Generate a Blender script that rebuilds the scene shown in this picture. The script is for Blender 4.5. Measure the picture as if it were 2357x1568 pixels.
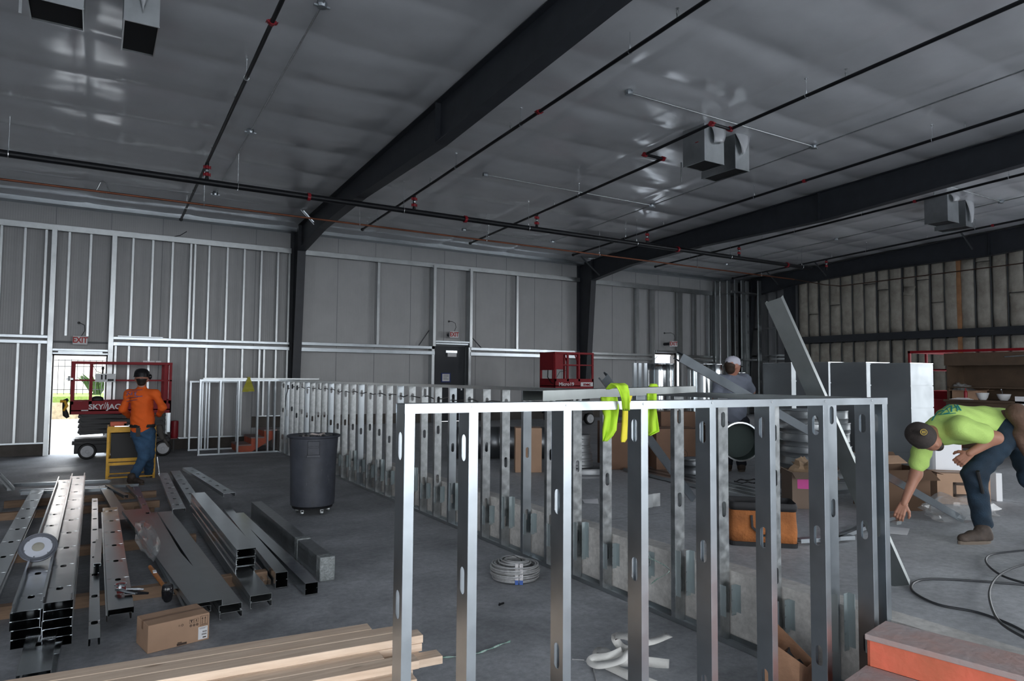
import bpy, bmesh, math, random
import numpy as np
from mathutils import Vector, Matrix, noise
for _o in list(bpy.data.objects): bpy.data.objects.remove(_o)
SC = bpy.context.scene
COL = SC.collection
random.seed(7)
PI = math.pi
# ------------------------------------------------------------------ camera
PSI, TH, RO, FPX, CAMZ = math.radians(31.35), math.radians(3.08), math.radians(0.425), 1571.0, 1.74
CF = Vector((math.sin(PSI)*math.cos(TH), math.cos(PSI)*math.cos(TH), math.sin(TH)))
_r = Vector((math.cos(PSI), -math.sin(PSI), 0)); _u = _r.cross(CF)
CR = _r*math.cos(RO) + _u*math.sin(RO); CU = -_r*math.sin(RO) + _u*math.cos(RO)
CAM = Vector((0, 0, CAMZ))
cd = bpy.data.cameras.new('camera'); cam = bpy.data.objects.new('camera', cd); COL.objects.link(cam)
cam.matrix_world = Matrix.Translation(CAM) @ Matrix((CR, CU, -CF)).transposed().to_4x4()
cd.sensor_width = 36; cd.lens = FPX*36/2357; cd.clip_start = .05; cd.clip_end = 300
SC.camera = cam
def at(x, y, X=None, Y=None, Z=None, D=None):
    """world point on the sight line of photo pixel (x, y) where it meets the plane X=, Y= or Z=, or at depth D"""
    r = CF + CR*((x-1178.5)/FPX) - CU*((y-784)/FPX)
    if X is not None: s = (X-CAM.x)/r.x
    elif Y is not None: s = (Y-CAM.y)/r.y
    elif Z is not None: s = (Z-CAM.z)/r.z
    else: s = D
    return CAM + r*s
# ------------------------------------------------------------------ world, daylight openings, exposure
W = bpy.data.worlds.new('sky'); SC.world = W; W.use_nodes = True
nt = W.node_tree; nt.nodes.clear()
out = nt.nodes.new('ShaderNodeOutputWorld'); bg = nt.nodes.new('ShaderNodeBackground')
tc = nt.nodes.new('ShaderNodeTexCoord'); sx = nt.nodes.new('ShaderNodeSeparateXYZ'); cr = nt.nodes.new('ShaderNodeValToRGB')
nt.links.new(tc.outputs['Generated'], sx.inputs[0]); nt.links.new(sx.outputs['Z'], cr.inputs[0])
cr.color_ramp.elements[0].position = 0.0; cr.color_ramp.elements[0].color = (.95, .975, 1, 1)
cr.color_ramp.elements[1].position = 0.7; cr.color_ramp.elements[1].color = (.80, .89, 1, 1)
nt.links.new(cr.outputs[0], bg.inputs[0]); bg.inputs[1].default_value = 6
nt.links.new(bg.outputs[0], out.inputs[0])
def portal(cx, cy, cz, w, h, rot):
    l = bpy.data.lights.new('daylight_portal', 'AREA'); l.shape = 'RECTANGLE'; l.size = w; l.size_y = h
    l.cycles.is_portal = True
    o = bpy.data.objects.new('daylight_portal', l); COL.objects.link(o); o.location = (cx, cy, cz); o.rotation_euler = rot
    return o
# big roll-up door openings behind the camera and on the right; exit doors in the far wall
BACK = [(-4.6, -1.2, 0, 4.0), (-.6, 3.4, 0, 4.2), (4.1, 9.0, .45, 4.4)]   # x0 x1 z0 z1 in the wall at Y=-7
RIGHT = [(-6.4, -1.4, .45, 4.6), (-.8, 4.6, .45, 4.6)]                          # y0 y1 z0 z1 in the wall at X=21.6
for a, b, c, d in BACK: portal((a+b)/2, -7.1, (c+d)/2, b-a, d-c, (PI/2, 0, 0))
LEFT = [(-5.6, -1.0, 0, 4.2)]  # unseen opening added in the left wall to brighten faces turned that way
for a, b, c, d in LEFT: portal(-8.1, (a+b)/2, (c+d)/2, b-a, d-c, (PI/2, 0, -PI/2))
for a, b, c, d in RIGHT: portal(21.7, (a+b)/2, (c+d)/2, b-a, d-c, (PI/2, 0, PI/2))
portal(-.3, 17.98, 1.08, 1.0, 2.16, (PI/2, 0, PI)); portal(17.18, 17.98, 1.55, .95, 2.1, (PI/2, 0, PI))
SC.view_settings.view_transform = 'Standard'; SC.view_settings.look = 'None'
SC.view_settings.gamma = 1; SC.view_settings.use_curve_mapping = False
SC.view_settings.exposure = 0.5
U = .45                     # raised slab
DF = 17.85                  # far wall inner face
def roofz(y): return 5.49 + .0425*(17.7-y)
# ------------------------------------------------------------------ helpers
class MB:
    def __init__(s): s.v = []; s.f = []; s.m = []; s.i = 0
    def add(s, vs, fs):
        n = len(s.v); s.v += [tuple(v) for v in vs]; s.f += [tuple(i+n for i in f) for f in fs]; s.m += [s.i]*len(fs); return s
    def box(s, a, b, c, d, e, f, M=None):
        vs = [Vector((x, y, z)) for x in (a, d) for y in (b, e) for z in (c, f)]
        if M is not None: vs = [M @ v for v in vs]
        return s.add(vs, [(0, 1, 3, 2), (4, 6, 7, 5), (0, 4, 5, 1), (2, 3, 7, 6), (0, 2, 6, 4), (1, 5, 7, 3)])
    def hexa(s, bot, top):
        return s.add(list(bot)+list(top), [(3, 2, 1, 0), (4, 5, 6, 7), (0, 1, 5, 4), (1, 2, 6, 5), (2, 3, 7, 6), (3, 0, 4, 7)])
    def bar(s, p, q, w, h, up=(0, 0, 1)):
        p = Vector(p); q = Vector(q); d = (q-p).normalized(); u = Vector(up)
        r = d.cross(u)
        if r.length < 1e-3: r = d.cross(Vector((1, 0, 0)))
        r.normalize(); u = r.cross(d)
        c = [r*(-w/2)-u*(h/2), r*(w/2)-u*(h/2), r*(w/2)+u*(h/2), r*(-w/2)+u*(h/2)]
        return s.hexa([p+x for x in c], [q+x for x in c])
    def tube(s, pts, r, n=8, closed=False, caps=True, flat=1.0):
        pts = [Vector(p) for p in pts]; N = len(pts); rs = r if isinstance(r, (list, tuple)) else [r]*N
        rings = []; prev = None
        for i, p in enumerate(pts):
            a = pts[(i-1) % N] if (closed or i > 0) else p; b = pts[(i+1) % N] if (closed or i < N-1) else p
            t = (b-a); t = t.normalized() if t.length > 1e-9 else Vector((0, 0, 1))
            if prev is None:
                e = t.cross(Vector((0, 0, 1))); e = e if e.length > 1e-3 else t.cross(Vector((1, 0, 0)))
            else: e = prev - t*prev.dot(t)
            e.normalize(); prev = e; g = t.cross(e)
            rings.append([p + e*(rs[i]*math.cos(2*PI*k/n)) + g*(rs[i]*flat*math.sin(2*PI*k/n)) for k in range(n)])
        vs = [v for R in rings for v in R]; fs = []
        for i in range(N if closed else N-1):
            j = (i+1) % N
            for k in range(n):
                l = (k+1) % n; fs.append((i*n+k, i*n+l, j*n+l, j*n+k))
        if caps and not closed:
            fs.append(tuple(range(n))[::-1]); fs.append(tuple((N-1)*n+k for k in range(n)))
        return s.add(vs, fs)
    def cyl(s, p, q, r, r2=None, n=12): return s.tube([p, q], [r, r if r2 is None else r2], n)
    def lathe(s, prof, c, n=24, M=None, cap=True):
        vs = []; fs = []; c = Vector(c)
        for r, z in prof:
            for k in range(n):
                v = Vector((r*math.cos(2*PI*k/n), r*math.sin(2*PI*k/n), z)); vs.append(c + (M @ v if M is not None else v))
        for i in range(len(prof)-1):
            for k in range(n):
                l = (k+1) % n; fs.append((i*n+k, i*n+l, (i+1)*n+l, (i+1)*n+k))
        if cap: fs.append(tuple(range(n))[::-1]); fs.append(tuple((len(prof)-1)*n+k for k in range(n)))
        return s.add(vs, fs)
    def ell(s, c, r, M=None, n=16, m=10):
        prof = [(max(1e-4, math.sin(PI*i/m)), -math.cos(PI*i/m)) for i in range(m+1)]
        S = Matrix.Diagonal(Vector(r)); S = (M @ S) if M is not None else S
        return s.lathe(prof, c, n, S, False)
    def prism(s, poly, f0, f1):
        """poly: list of 2D points; f0/f1 map a 2D point to 3D on each cap"""
        n = len(poly); return s.add([f0(p) for p in poly]+[f1(p) for p in poly], [tuple(range(n))[::-1], tuple(range(n, 2*n))]+[(i, (i+1) % n, n+(i+1) % n, n+i) for i in range(n)])
    def quad(s, *p): return s.add(p, [tuple(range(len(p)))])
    def build(s, name, mat, parent=None, smooth=False, solid=0, bevel=0, angle=40):
        me = bpy.data.meshes.new(name); vs = s.v
        if parent is not None:
            M = parent.matrix_basis.inverted()
            if parent.parent is not None: M = M @ parent.parent.matrix_basis.inverted()
            vs = [tuple(M @ Vector(v)) for v in vs]
        me.from_pydata(vs, [], s.f)
        mats = mat if isinstance(mat, (list, tuple)) else [mat]
        for m_ in mats: me.materials.append(m_)
        if len(mats) > 1: me.polygons.foreach_set('material_index', s.m)
        if not solid: fixn(me)
        if smooth:
            me.polygons.foreach_set('use_smooth', [True]*len(me.polygons))
            if angle: me.set_sharp_from_angle(angle=math.radians(angle))
        me.update()
        return link(me, name, parent, solid, bevel)
def fixn(me):
    b = bmesh.new(); b.from_mesh(me); bmesh.ops.recalc_face_normals(b, faces=b.faces); b.to_mesh(me); b.free()
def link(me, name, parent=None, solid=0, bevel=0):
    o = bpy.data.objects.new(name, me); COL.objects.link(o)
    if parent is not None: o.parent = parent
    if solid:
        md = o.modifiers.new('solid', 'SOLIDIFY'); md.thickness = solid; md.offset = 0
    if bevel:
        md = o.modifiers.new('bevel', 'BEVEL'); md.width = bevel; md.segments = 2; md.limit_method = 'ANGLE'
    return o
def thing(name, label, cat, loc=(0, 0, 0), rotz=0, group=None):
    o = bpy.data.objects.new(name, None); COL.objects.link(o); o.empty_display_size = .1
    o.matrix_basis = Matrix.Translation(Vector(loc)) @ Matrix.Rotation(rotz, 4, 'Z')
    return tag(o, label, cat, group)
def tag(o, label, cat, group=None):
    o['label'] = label; o['category'] = cat
    if group: o['group'] = group
    return o
def struct(o, label=None):
    o['kind'] = 'structure'
    if label: o['label'] = label
    return o
def frame(o, x, y, z):
    """matrix from origin and three axis directions"""
    x, y, z = [Vector(a).normalized() for a in (x, y, z)]
    M = Matrix((x, y, z)).transposed().to_4x4(); M.translation = Vector(o); return M
def setw(o, M):
    """give object o the world matrix M under its (unrotated-scale) parent"""
    if o.parent is not None: M = o.parent.matrix_basis.inverted() @ M
    o.matrix_basis = M; return o
# ------------------------------------------------------------------ materials
MAT = {}
def mat(name, col, rough=.6, metal=0, var=0, scale=6, bump=0, bscale=40, vrough=0, spec=None, alpha=None, trans=0, stretch=None, col2=None, coat=0):
    if name in MAT: return MAT[name]
    m = bpy.data.materials.new(name); m.use_nodes = True; n = m.node_tree; b = n.nodes['Principled BSDF']
    b.inputs['Base Color'].default_value = (*col, 1); b.inputs['Roughness'].default_value = rough; b.inputs['Metallic'].default_value = metal
    if spec is not None: b.inputs['Specular IOR Level'].default_value = spec
    if trans: b.inputs['Transmission Weight'].default_value = trans
    if coat: b.inputs['Coat Weight'].default_value = coat
    if alpha is not None: b.inputs['Alpha'].default_value = alpha
    if var or bump or vrough:
        t = n.nodes.new('ShaderNodeTexCoord'); mp = n.nodes.new('ShaderNodeMapping'); n.links.new(t.outputs['Object'], mp.inputs[0])
        if stretch: mp.inputs['Scale'].default_value = stretch
    if var or vrough:
        tx = n.nodes.new('ShaderNodeTexNoise'); tx.inputs['Scale'].default_value = scale; tx.inputs['Detail'].default_value = 6
        tx.inputs['Roughness'].default_value = .6; n.links.new(mp.outputs[0], tx.inputs['Vector'])
    if var:
        mx = n.nodes.new('ShaderNodeMix'); mx.data_type = 'RGBA'
        c2 = col2 if col2 else tuple(min(1, c*(1+var)) for c in col); c1 = tuple(c*(1-var) for c in col) if not col2 else col
        mx.inputs[6].default_value = (*c1, 1); mx.inputs[7].default_value = (*c2, 1)
        rp = n.nodes.new('ShaderNodeMapRange'); rp.inputs['From Min'].default_value = .3; rp.inputs['From Max'].default_value = .7
        n.links.new(tx.outputs['Fac'], rp.inputs[0]); n.links.new(rp.outputs[0], mx.inputs[0]); n.links.new(mx.outputs[2], b.inputs['Base Color'])
    if vrough:
        rr = n.nodes.new('ShaderNodeMapRange'); rr.inputs['From Min'].default_value = .3; rr.inputs['From Max'].default_value = .7
        rr.inputs['To Min'].default_value = rough-vrough; rr.inputs['To Max'].default_value = rough+vrough
        n.links.new(tx.outputs['Fac'], rr.inputs[0]); n.links.new(rr.outputs[0], b.inputs['Roughness'])
    if bump:
        bt = n.nodes.new('ShaderNodeTexNoise'); bt.inputs['Scale'].default_value = bscale; bt.inputs['Detail'].default_value = 4
        n.links.new(mp.outputs[0], bt.inputs['Vector']); bp = n.nodes.new('ShaderNodeBump'); bp.inputs['Strength'].default_value = bump
        bp.inputs['Distance'].default_value = .02; n.links.new(bt.outputs['Fac'], bp.inputs['Height']); n.links.new(bp.outputs[0], b.inputs['Normal'])
    MAT[name] = m; return m
galv = mat('galvanised_steel', (.47, .51, .54), .33, 1, .08, 5, 0, 14, .04)
galv2 = mat('galvanised_steel_old', (.46, .48, .485), .38, 1, .22, 14, .03, 30, .10)
galvb = mat('galvanised_sheet', (.48, .505, .515), .36, 1, .10, 5, .01, 12, .06)
galvs = mat('galvanised_bright', (.56, .59, .61), .19, 1, .10, 4, 0, 14, .04)
zinc = mat('zinc_fitting', (.75, .78, .8), .25, 1)
darksteel = mat('painted_dark_steel', (.030, .034, .042), .5, 0, .15, 4)
pipeblk = mat('black_pipe', (.012, .013, .016), .42, .3)
redpaint = mat('red_coupling', (.30, .012, .022), .4)
copper = mat('copper_pipe', (.26, .095, .055), .42, .8, .35, 6, vrough=.1, stretch=(.4, 1, 1))
blk = mat('black_rubber', (.012, .012, .013), .6)
blkgl = mat('black_gloss', (.01, .01, .012), .15)
white = mat('white_plastic', (.75, .76, .78), .5)
paper = mat('white_paper', (.80, .80, .82), .7)
def concrete(name, c, var, joints=None):
    m = mat(name, c, .62, 0, var, 1.3, .12, 8, .14, spec=.35)
    n = m.node_tree; b = n.nodes['Principled BSDF']; src = b.inputs['Base Color'].links[0].from_socket
    t = n.nodes.new('ShaderNodeTexNoise'); t.inputs['Scale'].default_value = 18; t.inputs['Detail'].default_value = 8; t.inputs['Roughness'].default_value = .75
    co = n.nodes.new('ShaderNodeTexCoord'); n.links.new(co.outputs['Object'], t.inputs['Vector'])
    r = n.nodes.new('ShaderNodeMapRange'); r.inputs['From Min'].default_value = .35; r.inputs['From Max'].default_value = .75; r.inputs['To Min'].default_value = .78; r.inputs['To Max'].default_value = 1.25
    n.links.new(t.outputs['Fac'], r.inputs[0]); mx = n.nodes.new('ShaderNodeMix'); mx.data_type = 'RGBA'; mx.blend_type = 'MULTIPLY'; mx.inputs[0].default_value = 1
    n.links.new(src, mx.inputs[6]); n.links.new(r.outputs[0], mx.inputs[7]); n.links.new(mx.outputs[2], b.inputs['Base Color']); return m
conc = concrete('floor_concrete', (.37, .38, .395), .38)
concu = concrete('raised_floor_concrete', (.43, .44, .455), .2)
stemc = concrete('stem_wall_concrete', (.60, .58, .55), .25)
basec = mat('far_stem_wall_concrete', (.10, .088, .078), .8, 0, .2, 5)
wood = mat('pine_lumber', (.60, .44, .32), .65, 0, .18, 3, .15, 60, stretch=(.6, 12, 12), col2=(.80, .64, .50))
def knots(m):
    n = m.node_tree; b = n.nodes['Principled BSDF']; src = b.inputs['Base Color'].links[0].from_socket
    t = n.nodes.new('ShaderNodeTexCoord'); mp = n.nodes.new('ShaderNodeMapping'); mp.inputs['Scale'].default_value = (2.6, 9, 14); n.links.new(t.outputs['Object'], mp.inputs[0])
    v = n.nodes.new('ShaderNodeTexVoronoi'); v.inputs['Scale'].default_value = 1; n.links.new(mp.outputs[0], v.inputs['Vector'])
    r = n.nodes.new('ShaderNodeMapRange'); r.inputs['From Min'].default_value = .07; r.inputs['From Max'].default_value = .16; r.inputs['To Min'].default_value = .75; r.inputs['To Max'].default_value = 0; n.links.new(v.outputs['Distance'], r.inputs[0])
    x = n.nodes.new('ShaderNodeMix'); x.data_type = 'RGBA'; x.inputs[7].default_value = (.16, .075, .03, 1); n.links.new(r.outputs[0], x.inputs[0]); n.links.new(src, x.inputs[6]); n.links.new(x.outputs[2], b.inputs['Base Color'])
knots(wood)
woodx = mat('weathered_pine', (.30, .19, .12), .7, 0, .25, 4, stretch=(1, 8, 8))
card = mat('cardboard', (.17, .095, .06), .8, 0, .12, 3)
card2 = mat('cardboard_light', (.44, .28, .185), .8, 0, .1, 3)
redlift = mat('lift_red_paint', (.27, .010, .018), .5, 0, .12, 8, spec=.25)
orangep = mat('orange_painted_wood', (.80, .17, .10), .65, 0, .35, 4, .2, 30, col2=(.50, .14, .07))
# ------------------------------------------------------------------ room shell
XL, XR, YB = -8.0, 21.6, -7.0
m = MB(); m.box(XL, YB, -.25, 3.70, DF, 0); struct(m.build('floor', conc))
m = MB(); m.box(3.86, YB, -.05, XR, DF, U); struct(m.build('floor', concu))
m = MB(); m.box(3.70, YB, -.1, 3.86, DF, U+.001); struct(m.build('trim_1', stemc))
# saw-cut joints (shallow strips of lighter dust)
dust = mat('joint_dust', (.23, .24, .25), .8)
m = MB()
for y in (2.4, 6.65, 11.2, 15.4): m.box(XL, y-.004, .0005, 3.6, y+.004, .0015)
for x in (-3.4,): m.box(x-.004, YB, .0005, x+.004, DF, .0015)
struct(m.build('trim_2', dust))
m = MB()
for y in (1.2, 4.9, 9.0, 13.0): m.box(3.9, y-.004, U+.0005, XR, y+.004, U+.0015)
for x in (8.4, 13.3): m.box(x-.004, YB, U+.0005, x+.004, DF, U+.0015)
struct(m.build('trim_3', dust))
# insulated metal panel walls
def panelmat(name, c, seam, axis):
    m = mat(name, c, .45, 0, .05, 2, spec=.4); n = m.node_tree; b = n.nodes['Principled BSDF']
    t = n.nodes.new('ShaderNodeTexCoord'); s = n.nodes.new('ShaderNodeSeparateXYZ'); n.links.new(t.outputs['Object'], s.inputs[0])
    f = n.nodes.new('ShaderNodeMath'); f.operation = 'MULTIPLY'; f.inputs[1].default_value = 2*PI/.045; n.links.new(s.outputs[axis], f.inputs[0])
    si = n.nodes.new('ShaderNodeMath'); si.operation = 'SINE'; n.links.new(f.outputs[0], si.inputs[0])
    bp = n.nodes.new('ShaderNodeBump'); bp.inputs['Strength'].default_value = .12; bp.inputs['Distance'].default_value = .01
    n.links.new(si.outputs[0], bp.inputs['Height']); n.links.new(bp.outputs[0], b.inputs['Normal']); return m
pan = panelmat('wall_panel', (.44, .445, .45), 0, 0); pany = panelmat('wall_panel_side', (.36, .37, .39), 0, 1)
def wall_holes(m, holes, a0, a1, z1, boxf):
    """boxes around rectangular holes (a0,a1,z0,z1) sorted along a"""
    cur = a0
    for h in sorted(holes):
        boxf(cur, h[0], 0, z1)
        if h[2] > 0: boxf(h[0], h[1], 0, h[2])
        boxf(h[0], h[1], h[3], z1); cur = h[1]
    boxf(cur, a1, 0, z1)
D1 = (-.80, .22, 0, 2.16); D2 = (8.24, 9.27, U, 2.64); D3 = (16.68, 17.68, U, 2.60)
m = MB()
wall_holes(m, [D1, D2, D3], XL-.15, XR+.15, 5.95, lambda a, b, c, d: m.box(a, DF, c, b, DF+.14, d))
struct(m.build('wall_far', pan))
m = MB()      # panel seams as narrow raised cover strips
for k in range(-6, 21):
    x = .2 + 1.045*k
    if D1[0] < x < D1[1] or D2[0] < x < D2[1] or D3[0] < x < D3[1] or x > XR: z0 = 2.7
    else: z0 = .25 if x < 3.6 else .72
    m.box(x-.005, DF-.006, z0, x+.005, DF-.001, 5.5)
struct(m.build('trim_4', mat('panel_seam', (.20, .21, .22), .6)))
m = MB()
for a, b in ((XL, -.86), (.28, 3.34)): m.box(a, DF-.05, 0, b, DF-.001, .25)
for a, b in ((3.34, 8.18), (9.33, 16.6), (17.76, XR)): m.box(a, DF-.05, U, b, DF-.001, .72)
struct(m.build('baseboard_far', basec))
m = MB(); wall_holes(m, BACK, XL-.15, XR+.15, 6.9, lambda a, b, c, d: m.box(a, YB-.2, c, b, YB, d)); struct(m.build('wall_back', pan))
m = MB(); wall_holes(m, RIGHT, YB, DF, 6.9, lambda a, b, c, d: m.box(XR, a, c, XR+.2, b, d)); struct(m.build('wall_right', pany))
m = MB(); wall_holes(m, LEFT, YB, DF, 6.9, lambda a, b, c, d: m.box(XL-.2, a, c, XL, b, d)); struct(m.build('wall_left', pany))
# ceiling: white vinyl faced insulation sagging between the purlins, pinched at purlins and at the lap seams
vin = mat('vinyl_ceiling', (.60, .61, .63), .16, 0, .06, 1.5, spec=.5, vrough=.04)
PUR = 1.28; SEAMS = [-6.3, -4.4, -2.35, -.28, 1.75, 3.9, 6.1, 8.3, 10.4, 12.6, 14.6, 16.7, 18.8, 21.0]
nx, ny = 420, 330
xs = np.linspace(XL, XR, nx); ys = np.linspace(YB, DF, ny)
vs = []; 
for y in ys:
    a = abs(math.sin(PI*(y-.55)/PUR)); base = roofz(y)
    for x in xs:
        j = min(range(len(SEAMS)), key=lambda i: abs(SEAMS[i]-x)); ds = abs(SEAMS[j]-x)
        sag = .050*a**.6*(.45+.55*min(1, ds/.5)**.7) - .010*math.exp(-(ds/.06)**2)
        w = noise.noise(Vector((x*.8, y*2.6, 1.3)))*.014 + noise.noise(Vector((x*2.3, y*6.5, 4.1)))*.0035
        vs.append((x, y, base + .035 - sag + w))
fs = [(j*nx+i, (j+1)*nx+i, (j+1)*nx+i+1, j*nx+i+1) for j in range(ny-1) for i in range(nx-1)]
me = bpy.data.meshes.new('ceiling'); me.from_pydata(vs, [], fs); me.materials.append(vin)
me.polygons.foreach_set('use_smooth', [True]*len(fs)); me.update(); o = link(me, 'ceiling'); struct(o)
md = o.modifiers.new('solid', 'SOLIDIFY'); md.thickness = .1; md.offset = -1
m = MB()
m.box(XL-.2, YB-.2, 0, XR+.3, DF+.3, .06)
m.v = [(x, y, roofz(y)+.32+z) for x, y, z in m.v]; struct(m.build('ceiling', darksteel))
# eave angle along the far wall
m = MB()
m.box(XL, 17.55, 5.40, XR, DF, 5.43); m.box(XL, 17.55, 5.43, XR, 17.58, 5.56)
struct(m.build('trim_5', galv))
# ---- doors
frm = mat('door_frame_brown', (.045, .036, .032), .5); leafm = mat('door_leaf_charcoal', (.030, .034, .042), .5)
galp = mat('light_grey_door', (.55, .58, .62), .5)
def doorframe(idx, d, m_):
    a, b, c, e = d; m = MB()
    m.box(a-.05, DF-.03, c, a+.02, DF+.17, e+.05); m.box(b-.02, DF-.03, c, b+.05, DF+.17, e+.05); m.box(a-.05, DF-.03, e-.02, b+.05, DF+.17, e+.05)
    return struct(m.build('door_%d' % idx, m_))
d1 = doorframe(1, D1, frm); d2 = doorframe(2, D2, mat('door_frame_grey', (.12, .13, .14), .5)); d3 = doorframe(3, D3, frm)
# leaf of door 1 swung wide open outside
m = MB(); m.box(D1[1]-.03, DF+.18, .01, D1[1]+.02, DF+1.12, 2.12); m.build('door_leaf', galp, d1)
m = MB(); m.box(-.1, DF+.02, 2.06, .06, DF+.1, 2.13); m.build('closer', zinc, d1)
m = MB(); m.box(D2[0]+.02, DF+.02, U+.01, D2[1]-.02, DF+.07, 2.62); m.build('door_leaf', leafm, d2)
m = MB(); m.box(8.62, DF-.045, 2.43, 8.98, DF+.02, 2.50); m.build('closer', zinc, d2)
m = MB(); m.box(8.68, DF-.047, 2.32, 8.96, DF+.015, 2.42); m.build('closer_label', paper, d2)
m = MB(); m.box(8.50, DF+.005, 1.58, 8.80, DF+.018, 1.85); m.i = 1; m.box(8.535, DF, 1.61, 8.765, DF+.006, 1.82); m.i = 2
for z in (1.78, 1.745, 1.70, 1.665): m.box(8.57, DF-.002, z, 8.73 if z != 1.70 else 8.68, DF+.001, z+.014)
m.build('notice', [mat('notice_blue', (.02, .04, .18), .6), paper, mat('print_grey', (.25, .25, .3), .7)], d2)
m = MB(); m.box(9.12, DF-.02, 1.35, 9.17, DF+.02, 1.5); m.box(9.02, DF-.05, 1.40, 9.16, DF-.03, 1.42); m.build('door_handle', zinc, d2)
m = MB(); m.box(D3[1]-.03, DF+.18, U+.01, D3[1]+.02, DF+1.1, 2.55); m.build('door_leaf', galp, d3)
m = MB(); m.tube([(16.82, DF+.1, 2.2), (16.84, DF+.12, 2.4), (16.98, DF+.1, 2.54), (17.35, DF+.1, 2.56), (17.36, DF+.1, 2.2)], .014, 6); m.build('door_closer_arm', zinc, d3)
# ---- outside, seen through door 1
m = MB(); m.box(-60, DF+.14, -.25, 60, 60, -.02); struct(m.build('ground', mat('outside_concrete', (.5, .49, .47), .8, 0, .05, 2)))
m = MB(); m.box(-60, -60, -.25, 60, YB-.2, -.02); m.box(XR+.2, YB-.2, -.25, 60, DF+.14, .3); m.box(-60, YB-.2, -.25, XL-.2, DF+.14, -.02); struct(m.build('ground', mat('yard_concrete', (.40, .39, .38), .85, 0, .15, 1)))
m = MB(); m.box(-14, 31.8, -.02, 8, 32.1, .62); struct(m.build('trim_6', mat('planter_kerb', (.22, .17, .10), .85, 0, .4, 6, .3, 12)))
m = MB()
for i in range(70):
    x = -9+.22*i; m.cyl((x, 33.5, .9), (x, 33.5, 2.35), .012, n=5)
for z in (1.1, 2.05, 2.3): m.bar((-9.2, 33.5, z), (6.4, 33.5, z), .03, .03)
tag(m.build('iron_fence', mat('fence_black', (.02, .02, .022), .5)), 'black iron picket fence across the yard seen through the open door', 'fence')
m = MB(); m.box(-14, 32.1, -.02, 8, 40, .85); struct(m.build('ground', mat('lawn_green', (.12, .17, .03), .9, 0, .3, 12)))
m = MB(); m.box(-1.9, 38, .8, 6, 44, 7); m.i = 1; m.box(-6, 40.5, .8, -1.9, 44, 7); m.i = 0; m.box(-6.2, 40.4, 5.2, 7, 44, 5.5)
tag(m.build('neighbouring_building', [mat('stucco_pink', (.60, .52, .48), .9), mat('stucco_pale', (.62, .57, .53), .9)]), 'pale pink stucco building beyond the fence outside the open door', 'building')
m = MB(); random.seed(3)
for i in range(46):
    a = random.uniform(0, 2*PI); l = random.uniform(.5, 1.0); p = Vector((.05+random.uniform(-.15, .15), 34.6, .85)); q = p+Vector((math.cos(a)*l*.75, math.sin(a)*l*.5, l))
    m.tube([p, (p+q)/2+Vector((0, 0, .15)), q], [.02, .05, .004], 4)
tag(m.build('spiky_shrub', mat('shrub_green', (.03, .06, .012), .7, 0, .4, 5)), 'green spiky shrub growing behind the fence outside the open door', 'shrub')
# ---- insulated right wall : batts between studs, dark girt and post
bat = mat('insulation_batt', (.46, .44, .385), .9, 0, .2, 3.5, .8, 10, col2=(.30, .275, .235))
kraft = mat('kraft_brown_stain', (.42, .22, .11), .9, 0, .3, 3)
XI = 21.35
m = MB(); yb = 7.2; n_ = 0; random.seed(5)
while yb < 15.35:
    yn = min(yb+.41, 15.4)
    for z0, z1 in ((U+.05, 2.98), (3.22, roofz(yb)-.15)):
        cuts = [z0, z1]
        if random.random() < .45 and z1 > 4: cuts = [z0, random.uniform(z0+.6, z1-.4), z1]
        for a, b in zip(cuts, cuts[1:]):
            nr = 10; off = random.uniform(-.02, .03); vs = []
            for i in range(nr+1):
                for j in range(7):
                    u = j/6; z = a+.01+(b-a-.02)*i/nr; y = yb+.03+(yn-yb-.06)*u
                    x = XI-off-.05*math.sin(PI*u)**.5 + .03*noise.noise(Vector((y*3, z*2.4, n_)))
                    vs.append((x, y, z))
            m.i = 0
            m.add(vs, [(i*7+j, i*7+j+1, (i+1)*7+j+1, (i+1)*7+j) for i in range(nr) for j in range(6)]); n_ += 1
    yb = yn
m.i = 1; m.hexa([(XI-.06, 10.02, U), (XI-.01, 10.02, U), (XI-.01, 10.12, U), (XI-.06, 10.12, U)], [(XI-.06, 10.02, 5.6), (XI-.01, 10.02, 5.6), (XI-.01, 10.12, 5.6), (XI-.06, 10.12, 5.6)])
# a torn batt flap
m.i = 0
m.add([(XI-.07, 11.62, 4.62), (XI-.07, 11.28, 4.60), (XI-.22, 11.30, 4.30), (XI-.2, 11.58, 4.36)], [(0, 1, 2, 3)])
tag(m.build('wall_insulation', [bat, kraft], smooth=True, solid=.03), 'dirty tan insulation batts filling the right wall between the studs', 'insulation')
m = MB(); yb = 7.2
while yb < 15.5:
    m.box(XI-.03, yb-.014, U, XI+.12, yb+.014, roofz(yb)-.1); yb += .41
t = thing('wall_framing', 'row of dark metal studs holding the insulation on the right wall', 'framing', (21.4, 11, U))
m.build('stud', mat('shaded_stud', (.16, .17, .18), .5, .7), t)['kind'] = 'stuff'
g = thing('wall_girt', 'dark blue grey steel girt and post across the insulated right wall', 'girt', (21.2, 15.6, U))
m = MB(); m.box(21.08, 5, 3.0, 21.3, 15.55, 3.22); m.build('girt', darksteel, g)
m = MB(); m.box(21.0, 15.45, U, 21.25, 15.75, 5.35); m.build('post', darksteel, g)
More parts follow.
